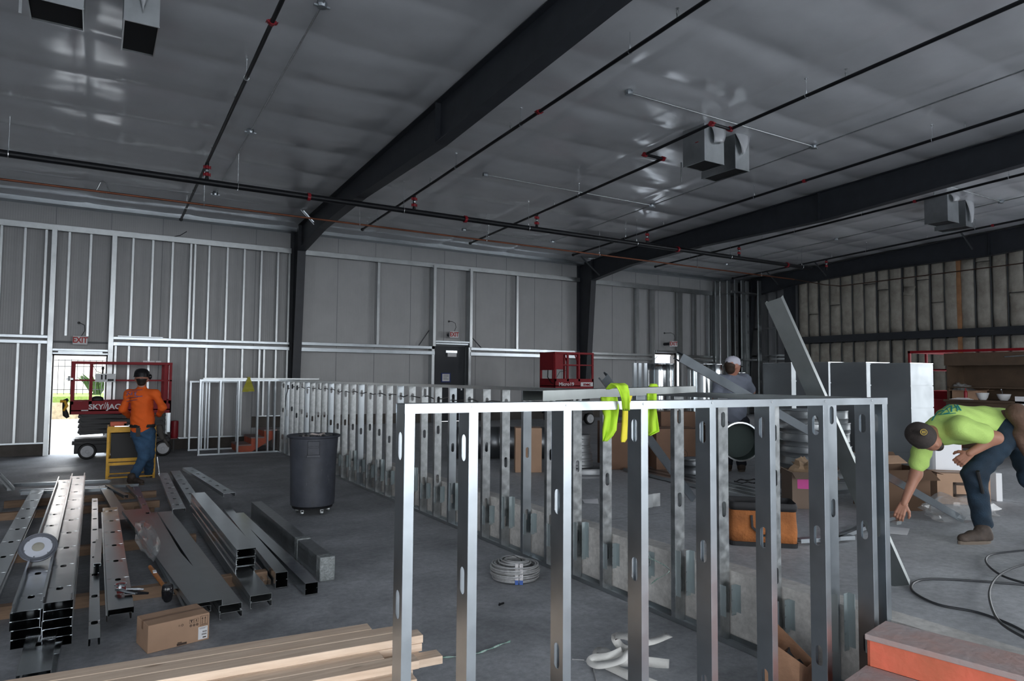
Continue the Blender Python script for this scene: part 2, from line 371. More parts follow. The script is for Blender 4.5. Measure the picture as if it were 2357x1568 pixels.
# ------------------------------------------------------------------ light gauge members
def stud_mesh(L, w=.092, fl=.041, lip=.012, holes=(), hw=.019, hl=.05, key=None):
    """C stud: web in the y,z plane at x=0, flanges towards +x, length along z"""
    m = MB(); zs = sorted(holes); cur = 0
    def strip(a, b):
        if b-a > 1e-4: m.add([(0, 0, a), (0, w, a), (0, w, b), (0, 0, b)], [(0, 1, 2, 3)])
    for h in zs:
        a, b = h-hl-.012, h+hl+.012; strip(cur, a); cur = b; c = w/2
        ring = []
        for k in range(9): t = PI*k/8; ring.append((c+hw*math.cos(t), h+(hl-hw)+hw*math.sin(t)))
        for k in range(9): t = PI+PI*k/8; ring.append((c+hw*math.cos(t), h-(hl-hw)+hw*math.sin(t)))
        N = len(ring); outer = []
        for (y, z) in ring:
            dy, dz = y-c, z-h; s = min((w/2)/abs(dy) if abs(dy) > 1e-6 else 1e9, ((b-a)/2)/abs(dz) if abs(dz) > 1e-6 else 1e9)
            outer.append((c+dy*s, h+dz*s))
        # corners are added by snapping the outer points nearest to each corner
        for cy, cz in ((0, a), (w, a), (0, b), (w, b)):
            i = min(range(N), key=lambda i: (outer[i][0]-cy)**2+(outer[i][1]-cz)**2); outer[i] = (cy, cz)
        vs = [(0, y, z) for y, z in ring]+[(0, y, z) for y, z in outer]
        m.add(vs, [(i, (i+1) % N, N+(i+1) % N, N+i) for i in range(N)])
    strip(cur, L)
    for y, s in ((0, 1), (w, -1)):
        m.add([(0, y, 0), (fl, y, 0), (fl, y, L), (0, y, L)], [(0, 1, 2, 3)])
        if lip: m.add([(fl, y, 0), (fl, y+s*lip, 0), (fl, y+s*lip, L), (fl, y, L)], [(0, 1, 2, 3)])
    me = bpy.data.meshes.new(key or 'stud'); me.from_pydata(m.v, [], m.f)
    b = bmesh.new(); b.from_mesh(me); bmesh.ops.remove_doubles(b, verts=b.verts, dist=.0003); bmesh.ops.recalc_face_normals(b, faces=b.faces); b.to_mesh(me); b.free()
    return me
SM = {}
def stud(name, L, parent, M, w=.092, fl=.041, lip=.012, holes=(), mt=None, hw=.019, hl=.05):
    mt = mt or galv
    k = (round(L, 3), w, fl, lip, tuple(round(h, 2) for h in holes), mt.name, hw, hl)
    if k not in SM: SM[k] = stud_mesh(L, w, fl, lip, holes, hw, hl, name); SM[k].materials.append(mt)
    o = link(SM[k], name, parent, .0016); setw(o, M); return o
X_, Y_, Z_ = Vector((1, 0, 0)), Vector((0, 1, 0)), Vector((0, 0, 1))
# ------------------------------------------------------------------ rigid frames
def bz(pts, y):
    pts = sorted(pts)
    for (a, b), (c, d) in zip(pts, pts[1:]):
        if a <= y <= c: return b+(d-b)*(y-a)/(c-a)
    return pts[-1][1] if y > pts[-1][0] else pts[0][1]
def rigid(x, fw, lab, base):
    t = thing('steel_portal_frame', lab, 'steel frame', (x, 17.6, base))
    bot = [(-6.9, 5.75), (3.8, 5.50), (5.2, 5.44), (9.1, 5.20), (12.6, 5.20), (15.3, 5.08), (17.1, 4.84)]
    ys = [17.75, 17.1, 16.2, 15.3, 14, 12.6, 11, 9.1, 7, 5.2, 3.8, 0, -6.9]
    m = MB()
    yt = [(y, roofz(y)-.015) for y in ys]; yb_ = [(y, bz(bot, min(y, 17.1))) for y in ys[1:]]
    poly = yt + yb_[::-1]
    # web plate as strips
    for (a, b) in zip(ys[1:], ys[2:]): m.hexa([(x-.006, a, bz(bot, a)), (x+.006, a, bz(bot, a)), (x+.006, b, bz(bot, b)), (x-.006, b, bz(bot, b))], [(x-.006, a, roofz(a)-.03), (x+.006, a, roofz(a)-.03), (x+.006, b, roofz(b)-.03), (x-.006, b, roofz(b)-.03)])
    for (a, b) in zip(ys[1:], ys[2:]):
        za, zb = bz(bot, a), bz(bot, b)
        m.hexa([(x-fw/2, a, za-.012), (x+fw/2, a, za-.012), (x+fw/2, b, zb-.012), (x-fw/2, b, zb-.012)], [(x-fw/2, a, za), (x+fw/2, a, za), (x+fw/2, b, zb), (x-fw/2, b, zb)])
        za, zb = roofz(a)-.03, roofz(b)-.03
        m.hexa([(x-fw/2, a, za-.012), (x+fw/2, a, za-.012), (x+fw/2, b, zb-.012), (x-fw/2, b, zb-.012)], [(x-fw/2, a, za), (x+fw/2, a, za), (x+fw/2, b, zb), (x-fw/2, b, zb)])
    m.build('rafter', darksteel, t)
    m = MB()
    def yin(z): return 17.45 - (17.45-17.08)*(z-base)/(4.84-base)
    zs = [base, 1.5, 3, 4.0, 4.84]
    for a, b in zip(zs, zs[1:]):
        m.hexa([(x-.006, yin(a), a), (x+.006, yin(a), a), (x+.006, 17.8, a), (x-.006, 17.8, a)], [(x-.006, yin(b), b), (x+.006, yin(b), b), (x+.006, 17.8, b), (x-.006, 17.8, b)])
        m.hexa([(x-fw/2, yin(a)-.012, a), (x+fw/2, yin(a)-.012, a), (x+fw/2, yin(a), a), (x-fw/2, yin(a), a)], [(x-fw/2, yin(b)-.012, b), (x+fw/2, yin(b)-.012, b), (x+fw/2, yin(b), b), (x-fw/2, yin(b), b)])
    m.box(x-.006, 17.08, 4.84, x+.006, 17.8, roofz(17.1)-.03); m.box(x-fw/2, 17.8, base, x+fw/2, 17.815, 5.45)
    m.box(x-fw/2-.03, 17.3, base, x+fw/2+.03, 17.84, base+.02)
    m.build('column', darksteel, t)
    for ys_, zt in ((9.1, None), (17.08, None)):
        m = MB(); z0 = bz(bot, ys_); m.box(x-fw/2+.01, ys_-.008, z0, x+fw/2-.01, ys_+.008, roofz(ys_)-.03)
        for q in range(4):
            z = z0+.08+q*(roofz(ys_)-z0-.2)/3
            for sx_ in (-.05, .05): m.cyl((x+sx_, ys_-.02, z), (x+sx_, ys_+.02, z), .011, n=6)
        m.build('stiffener', darksteel, t)
    return t
fr1 = rigid(4.27, .20, 'dark steel portal frame rising from the column nearest the first exit door', 0)
fr2 = rigid(13.42, .20, 'dark steel portal frame whose column stands behind the small red lift basket', U)
fr3 = rigid(21.0, .20, 'dark steel portal frame running along the insulated right wall', U)
def flange_brace(p, q, par):
    m = MB(); m.bar(p, q, .05, .006); m.bar(p, q, .006, .05); m.build('flange_brace', mat('grey_brace', (.13, .14, .15), .5, .5), par)
flange_brace((12.75, 16.85, 5.5), (13.40, 16.75, 4.95), fr2)
for y in (15.9, 14.0, 9.5, 7.9): flange_brace((20.3, y, roofz(y)-.02), (20.9, y, roofz(y)-.42), fr3)
# ------------------------------------------------------------------ stud framing of the far wall
YF = 17.70
def rail(m, x0, x1, z0, z1, y0=17.62, y1=17.84):
    """Z girt as three thin plates"""
    m.box(x0, y0, z0, x1, y0+.004, z1); m.box(x0, y0, z1-.004, x1, y1, z1); m.box(x0, y0, z0, x1, y0+.05, z0+.004)
def vstud(par, x, z0, z1, y=17.66, w=.041, name='stud'):
    return stud(name, round(z1-z0, 2), par, frame((x-w/2, y, z0), X_, Y_, Z_), w=.092, fl=w, lip=.01, mt=galvb)
t = thing('wall_framing', 'galvanised studs and rails on the far wall, either side of the first exit door', 'framing', (1.7, 17.7, 0))
m = MB(); rail(m, XL, 4.15, 4.84, 4.97); m.build('top_rail', galvb, t)
m = MB(); rail(m, XL, -.88, 2.50, 2.56); rail(m, XL, -.88, 2.38, 2.45, 17.60); m.build('middle_rail', galv, t)
m = MB(); rail(m, .30, 4.15, 2.52, 2.58); rail(m, .30, 4.15, 2.38, 2.46, 17.60)
m.box(.4, 17.57, 2.585, 1.3, 17.66, 2.60); m.build('middle_rail', galv, t)
m = MB(); m.box(XL, 17.66, .25, -.86, 17.78, .254); m.box(XL, 17.66, .25, -.86, 17.663, .285); m.box(.3, 17.66, .25, 3.40, 17.78, .254); m.box(.3, 17.66, .25, 3.40, 17.663, .285)
m.box(3.42, 17.66, .72, 4.15, 17.78, .724); m.box(3.42, 17.66, .72, 4.15, 17.663, .75); m.build('sill_track', galv, t)
UPX = [-1.37-.406*k for k in range(1, 10)]+[-1.37, -1.0, -.58, -.18, .64, 1.04, 1.45, 1.84, 1.93, 2.24, 2.65, 3.04, 3.44, 3.84, 4.12]
for x in UPX: vstud(t, x, 2.57, 4.85)
for x in [-1.41-.406*k for k in range(1, 10)]+[-1.41, -1.04, .37, .63, 1.03, 1.44, 1.83, 2.24, 2.64, 3.05, 3.45, 3.56, 3.84, 4.12]: vstud(t, x, .26 if x < 3.4 else .73, 2.39)
for a, b in ((-.90, -.80), (.22, .32)):
    m = MB(); m.box(a, 17.56, 2.22, b, 17.565, 4.86); m.box(a, 17.56, 2.22, a+.003, 17.8, 4.86); m.box(b-.003, 17.56, 2.22, b, 17.8, 4.86)
    m.box(a+.005, 17.60, 0, b-.005, 17.84, 2.22); m.build('door_jamb_channel', galvb, t)
m = MB(); m.box(-.80, 17.58, 2.24, .22, 17.8, 2.28); m.box(-.70, 17.56, 2.20, .12, 17.60, 2.23); m.box(-.80, 17.64, 2.17, .22, 17.66, 2.20); m.build('door_header', galv, t)
m = MB(); m.box(-.9, DF-.03, 2.42, .32, DF-.004, 2.46); m.build('shade_strip', mat('shadow_strip', (.15, .16, .17), .6), t)  # dark strip standing in for shade on the wall above the door
t = thing('wall_framing', 'galvanised rails on the far wall around the closed charcoal door', 'framing', (8.8, 17.7, U))
for x0, x1 in ((4.42, 13.3),):
    m = MB(); rail(m, x0, x1, 4.84, 4.97); m.build('top_rail', galvb, t)
for x0, x1 in ((4.42, 8.17), (9.32, 13.3)):
    m = MB(); rail(m, x0, x1, 2.52, 2.60); rail(m, x0, x1, 2.36, 2.46, 17.60); m.build('middle_rail', galv, t)
for x in (6.50, 10.95): vstud(t, x, 2.6, 4.85, w=.07)
for x in (8.13, 9.30):
    m = MB(); m.box(x-.045, 17.55, 2.60, x+.045, 17.555, 4.9); m.box(x-.045, 17.55, 2.60, x-.042, 17.8, 4.9); m.box(x+.042, 17.55, 2.6, x+.045, 17.8, 4.9)
    m.box(x-.04, 17.62, .72, x+.04, 17.84, 2.6); m.build('door_jamb_channel', galvb, t)
m = MB(); m.box(8.17, 17.56, 2.72, 9.26, 17.8, 2.76); m.box(8.2, 17.60, 2.66, 9.24, 17.66, 2.70); m.build('door_header', galv, t)
for a, b in (((8.05, 17.75, 3.05), (7.75, 17.75, 2.62)), ((9.38, 17.75, 2.95), (9.75, 17.75, 2.6))):
    m = MB(); m.bar(a, b, .02, .02); m.build('brace', darksteel, t)
t = thing('wall_framing', 'galvanised studs and rails on the far wall around the furthest exit door', 'framing', (16.5, 17.7, U))
m = MB(); rail(m, 13.6, 19.6, 4.82, 4.97); m.build('top_rail', galvb, t)
for x0, x1 in ((13.6, 16.5), (17.8, 19.6)):
    m = MB(); rail(m, x0, x1, 2.50, 2.58); rail(m, x0, x1, 2.36, 2.44, 17.60); m.build('middle_rail', galvb, t)
for x, w_ in ((15.79, .12), (16.50, .16), (17.80, .22), (18.55, .12), (19.25, .10), (19.5, .12)):
    vstud(t, x, 2.58, 4.85, w=w_, name='stud')
for x in (16.52, 17.78): vstud(t, x, U, 2.58, w=.12, name='stud')
for x in (18.2, 18.6, 19.0, 19.4): vstud(t, x, .73, 2.38)
m = MB(); m.box(16.6, 17.6, 2.64, 17.75, 17.8, 2.72); m.build('door_header', galvb, t)
# corner pipe chase of studs at the right end of the far wall
t = thing('pipe_chase', 'tall galvanised stud pipe chase in the far right corner', 'framing', (20.1, 17.2, U))
for x, y in ((19.6, 17.5), (19.9, 17.2), (19.95, 16.9), (20.3, 16.9), (20.55, 16.9), (20.7, 17.2), (20.85, 16.6)):
    stud('stud', 4.9, t, frame((x, y, U), Y_, -X_, Z_), w=.15, fl=.05, mt=galvb, holes=[.6, 1.2, 1.8, 2.4, 3.0, 3.6, 4.2])
m = MB()
for k, (x, y) in enumerate(((20.15, 17.4), (20.22, 17.4), (20.29, 17.4), (20.4, 17.4))): m.cyl((x, y, U), (x, y, 4.9), .02, n=6)
m.build('conduit', pipeblk, t)
m = MB()
for z in (2.4, 4.85): m.box(19.55, 16.85, z, 20.9, 16.88, z+.08); m.box(19.55, 16.6, z, 20.9, 17.5, z+.004)
m.build('track', galvb, t)
m = MB(); m.cyl((19.45, 17.3, U), (19.45, 17.3, 5.3), .018, n=6); m.tube([(19.45, 17.3, 5.3), (19.5, 17.3, 5.38), (20.0, 17.3, 5.42)], .018, 6); m.build('conduit', zinc, t)
# small framed panel section at the far end of the right wall
t = thing('wall_framing', 'dim studs and rails on the short grey wall beside the corner post', 'framing', (21.3, 16.5, U))
for y in (15.95, 16.35, 16.75, 17.15, 17.5): stud('stud', 4.6, t, frame((21.35, y, .72), Y_, X_, Z_) if 0 else frame((21.44, y, .72), Y_, -X_, Z_), w=.092, mt=galvb)
m = MB()
for z in (2.45, 2.58, 3.6): m.box(21.3, 15.76, z, 21.34, 17.6, z+.06)
m.build('rail', galvb, t)
# ------------------------------------------------------------------ exit signs
def txt(s, h, depth, mt, par, M, name='lettering', sx=1.0, bold=0):
    c = bpy.data.curves.new('t', 'FONT'); c.body = s; c.size = h*1.38; c.extrude = depth; c.align_x = 'CENTER'; c.align_y = 'CENTER'; c.offset = bold; c.resolution_u = 3
    o = bpy.data.objects.new('t', c); COL.objects.link(o); bpy.context.view_layer.update()
    me = bpy.data.meshes.new_from_object(o.evaluated_get(bpy.context.evaluated_depsgraph_get())); bpy.data.objects.remove(o)
    me.name = name; me.materials.clear(); me.materials.append(mt); me.transform(Matrix.Diagonal((sx, 1, 1, 1)))
    o = link(me, name, par); setw(o, M); return o
signred = mat('sign_red', (.42, .02, .02), .5)
def exit_sign(x, z, y, lab, w=.28, h=.19, rz=0):
    t = thing('exit_sign', lab, 'exit sign', (x, y, z), rz)
    m = MB(); m.box(-w/2, -.03, -h/2, w/2, .03, h/2); m.v = [tuple(t.matrix_basis @ Vector(v)) for v in m.v]; m.build('housing', white, t, bevel=.012)
    M = t.matrix_basis @ frame((0, -.0325, 0), X_, Z_, -Y_)
    txt('EXIT', h*.66, .002, signred, t, M, sx=.78, bold=.006)
    m = MB(); p0 = t.matrix_basis @ Vector((0.02, 0, h/2)); m.tube([p0, p0+Vector((.06, .02, .12)), p0+Vector((.05, .05, .24)), p0+Vector((-.03, .09, .29)), (p0.x-.06, DF-.01, p0.z+.3)], .008, 6)
    m.cyl((p0.x-.06, DF-.02, p0.z+.3), (p0.x-.06, DF, p0.z+.3), .03); m.build('whip_cable', mat('cable_dark', (.05, .052, .055), .5), t)
    m = MB(); q = t.matrix_basis.translation; m.cyl((q.x-.05, q.y+.02, q.z), (q.x-.05, DF, q.z), .05); m.build('bracket', darksteel, t)
exit_sign(-.31, 2.475, 17.62, 'white EXIT sign above the open door behind the long red lift')
exit_sign(8.76, 2.95, 17.60, 'white EXIT sign above the closed charcoal door')
exit_sign(17.25, 2.95, 17.45, 'small white EXIT sign above the furthest open door', rz=-.5)
# ------------------------------------------------------------------ sprinkler and copper piping
YM, ZM = 12.78, 5.09
def coupling(par, p, d, r, mt=None):
    p = Vector(p); d = Vector(d).normalized(); m = MB(); m.cyl(p-d*.028, p+d*.028, r*1.35, n=12)
    e = d.cross(Z_) if abs(d.z) < .9 else X_.copy(); e.normalize()
    for s in (-1, 1): m.bar(p+e*s*r*1.2-d*.02, p+e*s*r*1.2+d*.02, .03, .035); m.cyl(p+e*s*(r+.03)-Z_*.0-d*.03, p+e*s*(r+.03)+d*.03, .007, n=6)
    return m.build('coupling', mt or redpaint, par)
def hanger(par, p, r, zt=None):
    p = Vector(p); zt = zt or roofz(p.y)
    m = MB(); m.cyl(p+Z_*(r+.03), (p.x, p.y, zt), .005, n=5); m.cyl((p.x, p.y, zt-.015), (p.x, p.y, zt), .02, n=8)
    ring = [p+Vector((0, math.cos(a)*(r+.006), math.sin(a)*(r+.006))) if abs(p.z-ZM) < .02 or mainlike else p+Vector((math.cos(a)*(r+.006), 0, math.sin(a)*(r+.006))) for a in [2*PI*k/12 for k in range(12)]]
    m.tube(ring, .007, 5, closed=True); m.cyl(p+Z_*(r+.0), p+Z_*(r+.045), .012, n=6)
    return m.build('hanger', zinc, par)
t = thing('sprinkler_main', 'thick black sprinkler main running level across the whole room', 'pipe', (6, YM, ZM)); mainlike = True
m = MB(); m.cyl((XL+.1, YM, ZM), (18.3, YM, ZM), .056, n=14); m.build('pipe', pipeblk, t, smooth=True)
for x in (3.3, 6.6, 12.8, 17.2): coupling(t, (x, YM, ZM), X_, .056)
for x in (-1.25, 2.05, 5.2, 8.2, 11.4, 14.8, 17.9): hanger(t, (x, YM, ZM), .056)
sprk = []
def sprinkler(par, p, r):
    p = Vector(p); m = MB(); m.cyl(p, p+Z_*.06, .013, n=8); m.cyl(p+Z_*.06, p+Z_*.075, .018, n=6)
    m.tube([p+Vector((-.012, 0, .075)), p+Vector((-.016, 0, .1)), p+Vector((0, 0, .125)), p+Vector((.016, 0, .1)), p+Vector((.012, 0, .075))], .003, 5); m.cyl(p+Z_*.125, p+Z_*.129, .02, n=12)
    return m.build('sprinkler_head', galv2, par)
def branch(x, lab, y0, y1, off=.26, cps=(), heads=(), hangs=(), jog=None, r=.026):
    t = thing('sprinkler_branch', lab, 'pipe', (x, (y0+y1)/2, roofz((y0+y1)/2)-off)); P = lambda y, dx=0: Vector((x+dx, y, roofz(y)-off))
    m = MB()
    if jog:
        a, b, dx = jog; m.tube([P(y0), P(a)], r, 10); m.tube([P(a), P(a, dx)], r, 8); m.tube([P(a, dx), P(b, dx)], r, 8); m.tube([P(b, dx), P(b)], r, 8); m.tube([P(b), P(y1)], r, 8)
    else: m.tube([P(y0), P(y1)], r, 10)
    m.build('pipe', pipeblk, t, smooth=True)
    if jog:
        for q, d in ((P(a), X_), (P(a, dx), X_), (P(b), X_), (P(b, dx), X_)): coupling(t, q, d, r*1.2)
    for y in cps: coupling(t, P(y), Y_, r)
    m = MB(); m.cyl(P(y1)-Y_*.02, P(y1)+Y_*.02, r*1.5); m.build('end_cap', pipeblk, t)
    for y in heads: sprinkler(t, P(y), r)
    for y in hangs: hanger(t, P(y), r)
    # riser nipple to the main, two red couplings
    m = MB(); m.cyl((x, YM, ZM), P(YM), r*1.15, n=10); m.cyl((x, YM, ZM), (x, YM, ZM+.08), .035, n=10); m.build('riser_nipple', pipeblk, t)
    zt = roofz(YM)-off
    for f in (.3, .72): coupling(t, (x, YM, ZM+.045+(zt-ZM-.045)*f), Z_, r)
    m = MB(); z = ZM+.045+(zt-ZM-.045)*.5; m.cyl((x, YM, z-.015), (x, YM, z+.02), r*1.2); m.build('union', zinc, t)
    return t
mainlike = False
branch(1.54, 'black sprinkler branch pipe leftmost, left of the first dark roof beam', -6.5, 17.0, cps=(7.7,), heads=(10.0, 12.2, 14.8, 17.0), hangs=(9.2, 15.9))
branch(5.43, 'black sprinkler branch pipe just right of the first dark roof beam', -6.5, 15.95, cps=(8.2,), heads=(5.4, 9.0, 12.0, 15.6), hangs=(6.2, 8.7, 10.9, 14.9))
branch(8.42, 'black sprinkler branch pipe that jogs around the middle pair of ceiling ducts', -6.5, 16.0, cps=(7.9,), heads=(5.3, 8.9, 12.1, 15.9), hangs=(5.9, 11.2, 15.0), jog=(7.25, 8.75, -.42))
branch(11.75, 'black sprinkler branch pipe close before the second dark roof beam', -6.5, 15.9, cps=(8.3,), heads=(5.4, 8.7, 12.2, 15.7), hangs=(5.9, 9.5, 13.6))
branch(15.15, 'black sprinkler branch pipe behind the second dark roof beam', -6.5, 16.1, cps=(8.0,), heads=(7.6, 12.0, 15.8), hangs=(6.2, 9.2, 11.0, 14.6))
branch(19.1, 'black sprinkler branch pipe furthest right, along the end roof beam', -6.5, 16.4, cps=(8.2,), heads=(7.4, 9.8, 12.6), hangs=(8.6, 11.5, 13.8))
ZC, YC = 4.97, 14.0; mainlike = True
t = thing('copper_pipe', 'brown copper pipe running level below the black sprinkler main', 'pipe', (6, YC, ZC))
m = MB(); m.cyl((XL+.1, YC, ZC), (19.2, YC, ZC), .020, n=12); m.build('pipe', copper, t, smooth=True)
for x in (1.65, 4.7, 7.8, 11.2, 14.8, 17.6): hanger(t, (x, YC, ZC), .020)
m = MB(); m.tube([(-.04, YC, ZC-.03), (-.10, YC, ZC+.01), (-.04, YC, ZC+.17), (.0, YC, ZC+.19), (.04, YC, ZC+.17), (.1, YC, ZC+.01), (.04, YC, ZC-.03)], .012, 6); m.build('clevis_hanger', galv2, t)
m = MB(); m.tube([(19.2, YC, ZC), (20.8, YC, ZC-.05), (21.05, 13.6, 4.85), (21.1, 7, 4.9)], .016, 8); m.build('wall_run', mat('dull_copper', (.10, .06, .045), .5, .6), t)
# electrical conduits under the roof
def conduit(x, lab, y0, y1, boxes, side=()):
    t = thing('ceiling_conduit', lab, 'conduit', (x, (y0+y1)/2, roofz((y0+y1)/2)-.05)); P = lambda y, xx=None, o=.045: Vector((x if xx is None else xx, y, roofz(y)-o))
    m = MB(); m.tube([P(y0), P(y1)], .012, 8); m.build('tube', galv2, t)
    for y in boxes:
        m = MB(); q = P(y); m.lathe([(.055, -.035), (.06, 0), (.055, .03)], q, 10); m.box(q.x-.09, q.y-.015, q.z-.03, q.x+.09, q.y+.015, q.z-.01); m.build('junction_box', galv, t)
    for y, xx in side:
        m = MB(); m.tube([P(y), P(y, xx)], .010, 8); m.build('tube', galv2, t)
        m = MB(); q = P(y, xx); m.lathe([(.055, -.035), (.06, 0), (.055, .03)], q, 10); m.build('junction_box', galv, t)
conduit(2.02, 'thin grey conduit with round boxes beside the leftmost sprinkler branch', -6, 15.35, (7.45, 11.55, 15.35))
conduit(10.78, 'thin grey conduit with two side runs near the middle ceiling ducts', -6, 15.6, (7.42, 11.56, 15.55), ((7.42, 6.48), (11.56, 6.40), (15.55, 8.0)))
conduit(17.75, 'thin grey conduit behind the second dark roof beam', -6, 15.6, (7.44, 11.56, 15.5), ((7.44, 14.9), (15.5, 14.2)))
# ------------------------------------------------------------------ sheet metal ducts hanging through the ceiling
def duct(x0, x1, y0, y1, lab, flaps, zb=5.3):
    t = thing('ceiling_duct', lab, 'duct', ((x0+x1)/2, (y0+y1)/2, zb), 0, 'sheet metal ducts poking through the ceiling')
    m = MB(); zt = roofz((y0+y1)/2)+.15; w = .012
    m.box(x0, y0, zb, x0+w, y1, zt); m.box(x1-w, y0, zb, x1, y1, zt); m.box(x0+w, y0, zb, x1-w, y0+w, zt); m.box(x0+w, y1-w, zb, x1-w, y1, zt)
    m.box(x0-.004, y0-.004, zb, x1+.004, y0, zb+.015); m.box(x0-.004, y0-.004, zb, x0, y1, zb+.015)
    m.build('duct_body', galvb, t)
    m = MB(); m.box(x0+w, y0+w, zb+.02, x1-w, y1-w, zb+.05); m.box(x0+w, y0+w, zb+.02, x0+w+.004, y1-w, zt); m.build('mouth_shade', mat('duct_shade_black', (.006, .006, .007), .9), t)  # black sheet across the open mouth stands for the dark inside
    for fx0, fx1, zl, cut in flaps:
        zc = roofz(y0); m = MB(); n = 8; vs = []
        for i in range(n+1):
            f = i/n; z = zc+.02-(zc-zl)*f; h = .5*(fx1-fx0)*(1-f*cut); c = (fx0+fx1)/2
            for j in range(5):
                u = j/4*2-1; vs.append((c+u*h, y0-.02-.05*math.sin(f*2.6)-.02*math.cos(u*2.5), z+.02*u*f))
        m.add(vs, [(i*5+j, i*5+j+1, (i+1)*5+j+1, (i+1)*5+j) for i in range(n) for j in range(4)]); m.build('vinyl_flap', vin, t, smooth=True, solid=.003)
    return t
duct(8.37, 8.83, 7.74, 8.22, 'nearer-left duct of the middle pair, under the sprinkler jog', [(8.5, 8.85, 5.62, .35)])
duct(9.13, 9.48, 7.76, 8.52, 'right duct of the middle pair with a torn hanging flap', [(9.1, 9.5, 5.55, .85)])
duct(16.10, 16.58, 7.80, 8.30, 'left duct of the far right pair beyond the second beam', [(16.2, 16.6, 5.75, .4)])
duct(17.02, 17.36, 7.86, 8.55, 'right duct of the far right pair with a white hanging flap', [(17.0, 17.4, 5.38, .9)])
duct(-.68, -.22, 7.74, 8.24, 'leftmost duct at the upper left edge of the ceiling', [])
duct(.12, .44, 7.74, 8.50, 'duct with a pointed torn flap at the upper left', [(.16, .42, 5.42, .98)])
for x, y, zt, zb, lab in ((8.36, 8.25, 5.4, 5.06, 'thin metal strip dangling below the middle ceiling ducts'), (-.72, 7.74, 5.4, 5.12, 'thin metal strip dangling beside the leftmost ceiling duct')):
    m = MB(); m.box(x-.012, y-.004, zb, x+.012, y+.004, zt); o = m.build('duct_strap', galv2); tag(o, lab, 'strap')
# loose bright channel hung at the first column
a = at(683, 470, Y=16.0); b = at(733, 526, Y=16.0)
m = MB(); m.bar(a, b, .05, .004, up=(0, 1, 0)); m.bar(a+Vector((.02, -.02, .01)), b+Vector((.02, -.02, .01)), .004, .04, up=(0, 1, 0)); m.bar(a-Vector((.02, .02, .01)), b-Vector((.02, .02, .01)), .004, .04, up=(0, 1, 0))
tag(m.build('steel_angle', zinc), 'short bright steel channel fixed slanting in front of the first portal column head', 'channel')
m = MB(); a = at(400, 545, Y=17.7); b = at(430, 533, Y=17.5); m.tube([a, (a+b)/2-Z_*.03, b], .008, 6); tag(m.build('loose_wire', pipeblk), 'short dark wire sticking up from the top rail of the far wall', 'wire')
# ------------------------------------------------------------------ half-height stud wall along the slab edge
HW, HD = 1.642, .092
t = thing('half_wall_framing', 'long waist-high galvanised stud wall running back along the raised slab edge', 'stud wall', (3.64, 9, 0))
random.seed(11)
Y0, Y1 = 2.16, 16.20
def track(par, x0, x1, y0, y1, z, up, name='track', lipx=True, fl=.032, mt=None):
    """U track lying along the longer side; up=+1 open upwards"""
    m = MB(); a = z; b = z+up*fl; lo, hi = min(a, b), max(a, b)
    m.add([(x0, y0, a), (x1, y0, a), (x1, y1, a), (x0, y1, a)], [(0, 1, 2, 3)])
    if y1-y0 > x1-x0:
        m.add([(x0, y0, a), (x0, y1, a), (x0, y1, b), (x0, y0, b)], [(0, 1, 2, 3)]); m.add([(x1, y0, a), (x1, y1, a), (x1, y1, b), (x1, y0, b)], [(0, 1, 2, 3)])
    else:
        m.add([(x0, y0, a), (x1, y0, a), (x1, y0, b), (x0, y0, b)], [(0, 1, 2, 3)]); m.add([(x0, y1, a), (x1, y1, a), (x1, y1, b), (x0, y1, b)], [(0, 1, 2, 3)])
    return m.build(name, mt or galvb, par, solid=.0016)
track(t, 3.592, 3.688, Y0, Y1, HW, -1, 'top_track'); track(t, 3.592, 3.688, Y0, Y1, .003, 1, 'bottom_track')
LY = [2.42, 2.81]+[3.22+.4085*k for k in range(32)]
for k, y in enumerate(LY):
    if y > Y1-.05: continue
    dz = random.choice([0, .06, -.07, .1, -.04]); h = [.30+dz, .90+dz, 1.48+dz*.5]
    if k % 3 == 1: h = [.42+dz, 1.02+dz, 1.5-abs(dz)]
    stud('stud', HW-.006, t, frame((3.686, y, .004), Y_, -X_, Z_), holes=h, mt=galv2 if k % 4 else galv, hw=.019, hl=.052)
    if y < 12.5:
        m = MB(); z0 = .16+random.uniform(0, .06); z1 = z0+.2+(.12 if k % 3 == 0 else 0)
        m.box(3.600, y-.045, z0, 3.602, y+.03, z1); m.box(3.655, y-.046, z0, 3.70, y-.044, z1); m.box(3.695, y-.085, z0+.02, 3.699, y-.044, z1)
        for q in (.03, .10, .17): m.cyl((3.66, y-.044, z0+q), (3.66, y-.052, z0+q), .006, n=6)
        m.build('slab_clip', mat('clip_zinc', (.42, .48, .49), .5, .65), t)
# flexible cable pulled through the slots
m = MB(); pts = []
for k, y in enumerate([5.6+.204*i for i in range(48)]):
    pts.append((3.64+.012*math.sin(k*2.1), y, 1.475 + (.02 if k % 2 else -.018)*math.sin(k*.9)+(.0 if y < 12 else .02)))
m.tube(pts, .0075, 6); pts2 = [(3.62, 15.35, 1.45), (3.60, 15.45, 1.3), (3.60, 15.5, .9), (3.61, 15.48, .5), (3.62, 15.5, .2)]
m.tube([pts[-1]]+pts2, .0075, 6)
tag(m.build('power_cable', mat('cable_grey', (.10, .10, .10), .45, .6), smooth=True), 'grey armoured cable threaded through the slots of the long half wall', 'cable')
m = MB(); m.box(3.60, 15.44, .86, 3.66, 15.56, .99); tag(m.build('electrical_box', galvb), 'small grey outlet box on the far end of the long half wall', 'electrical box')
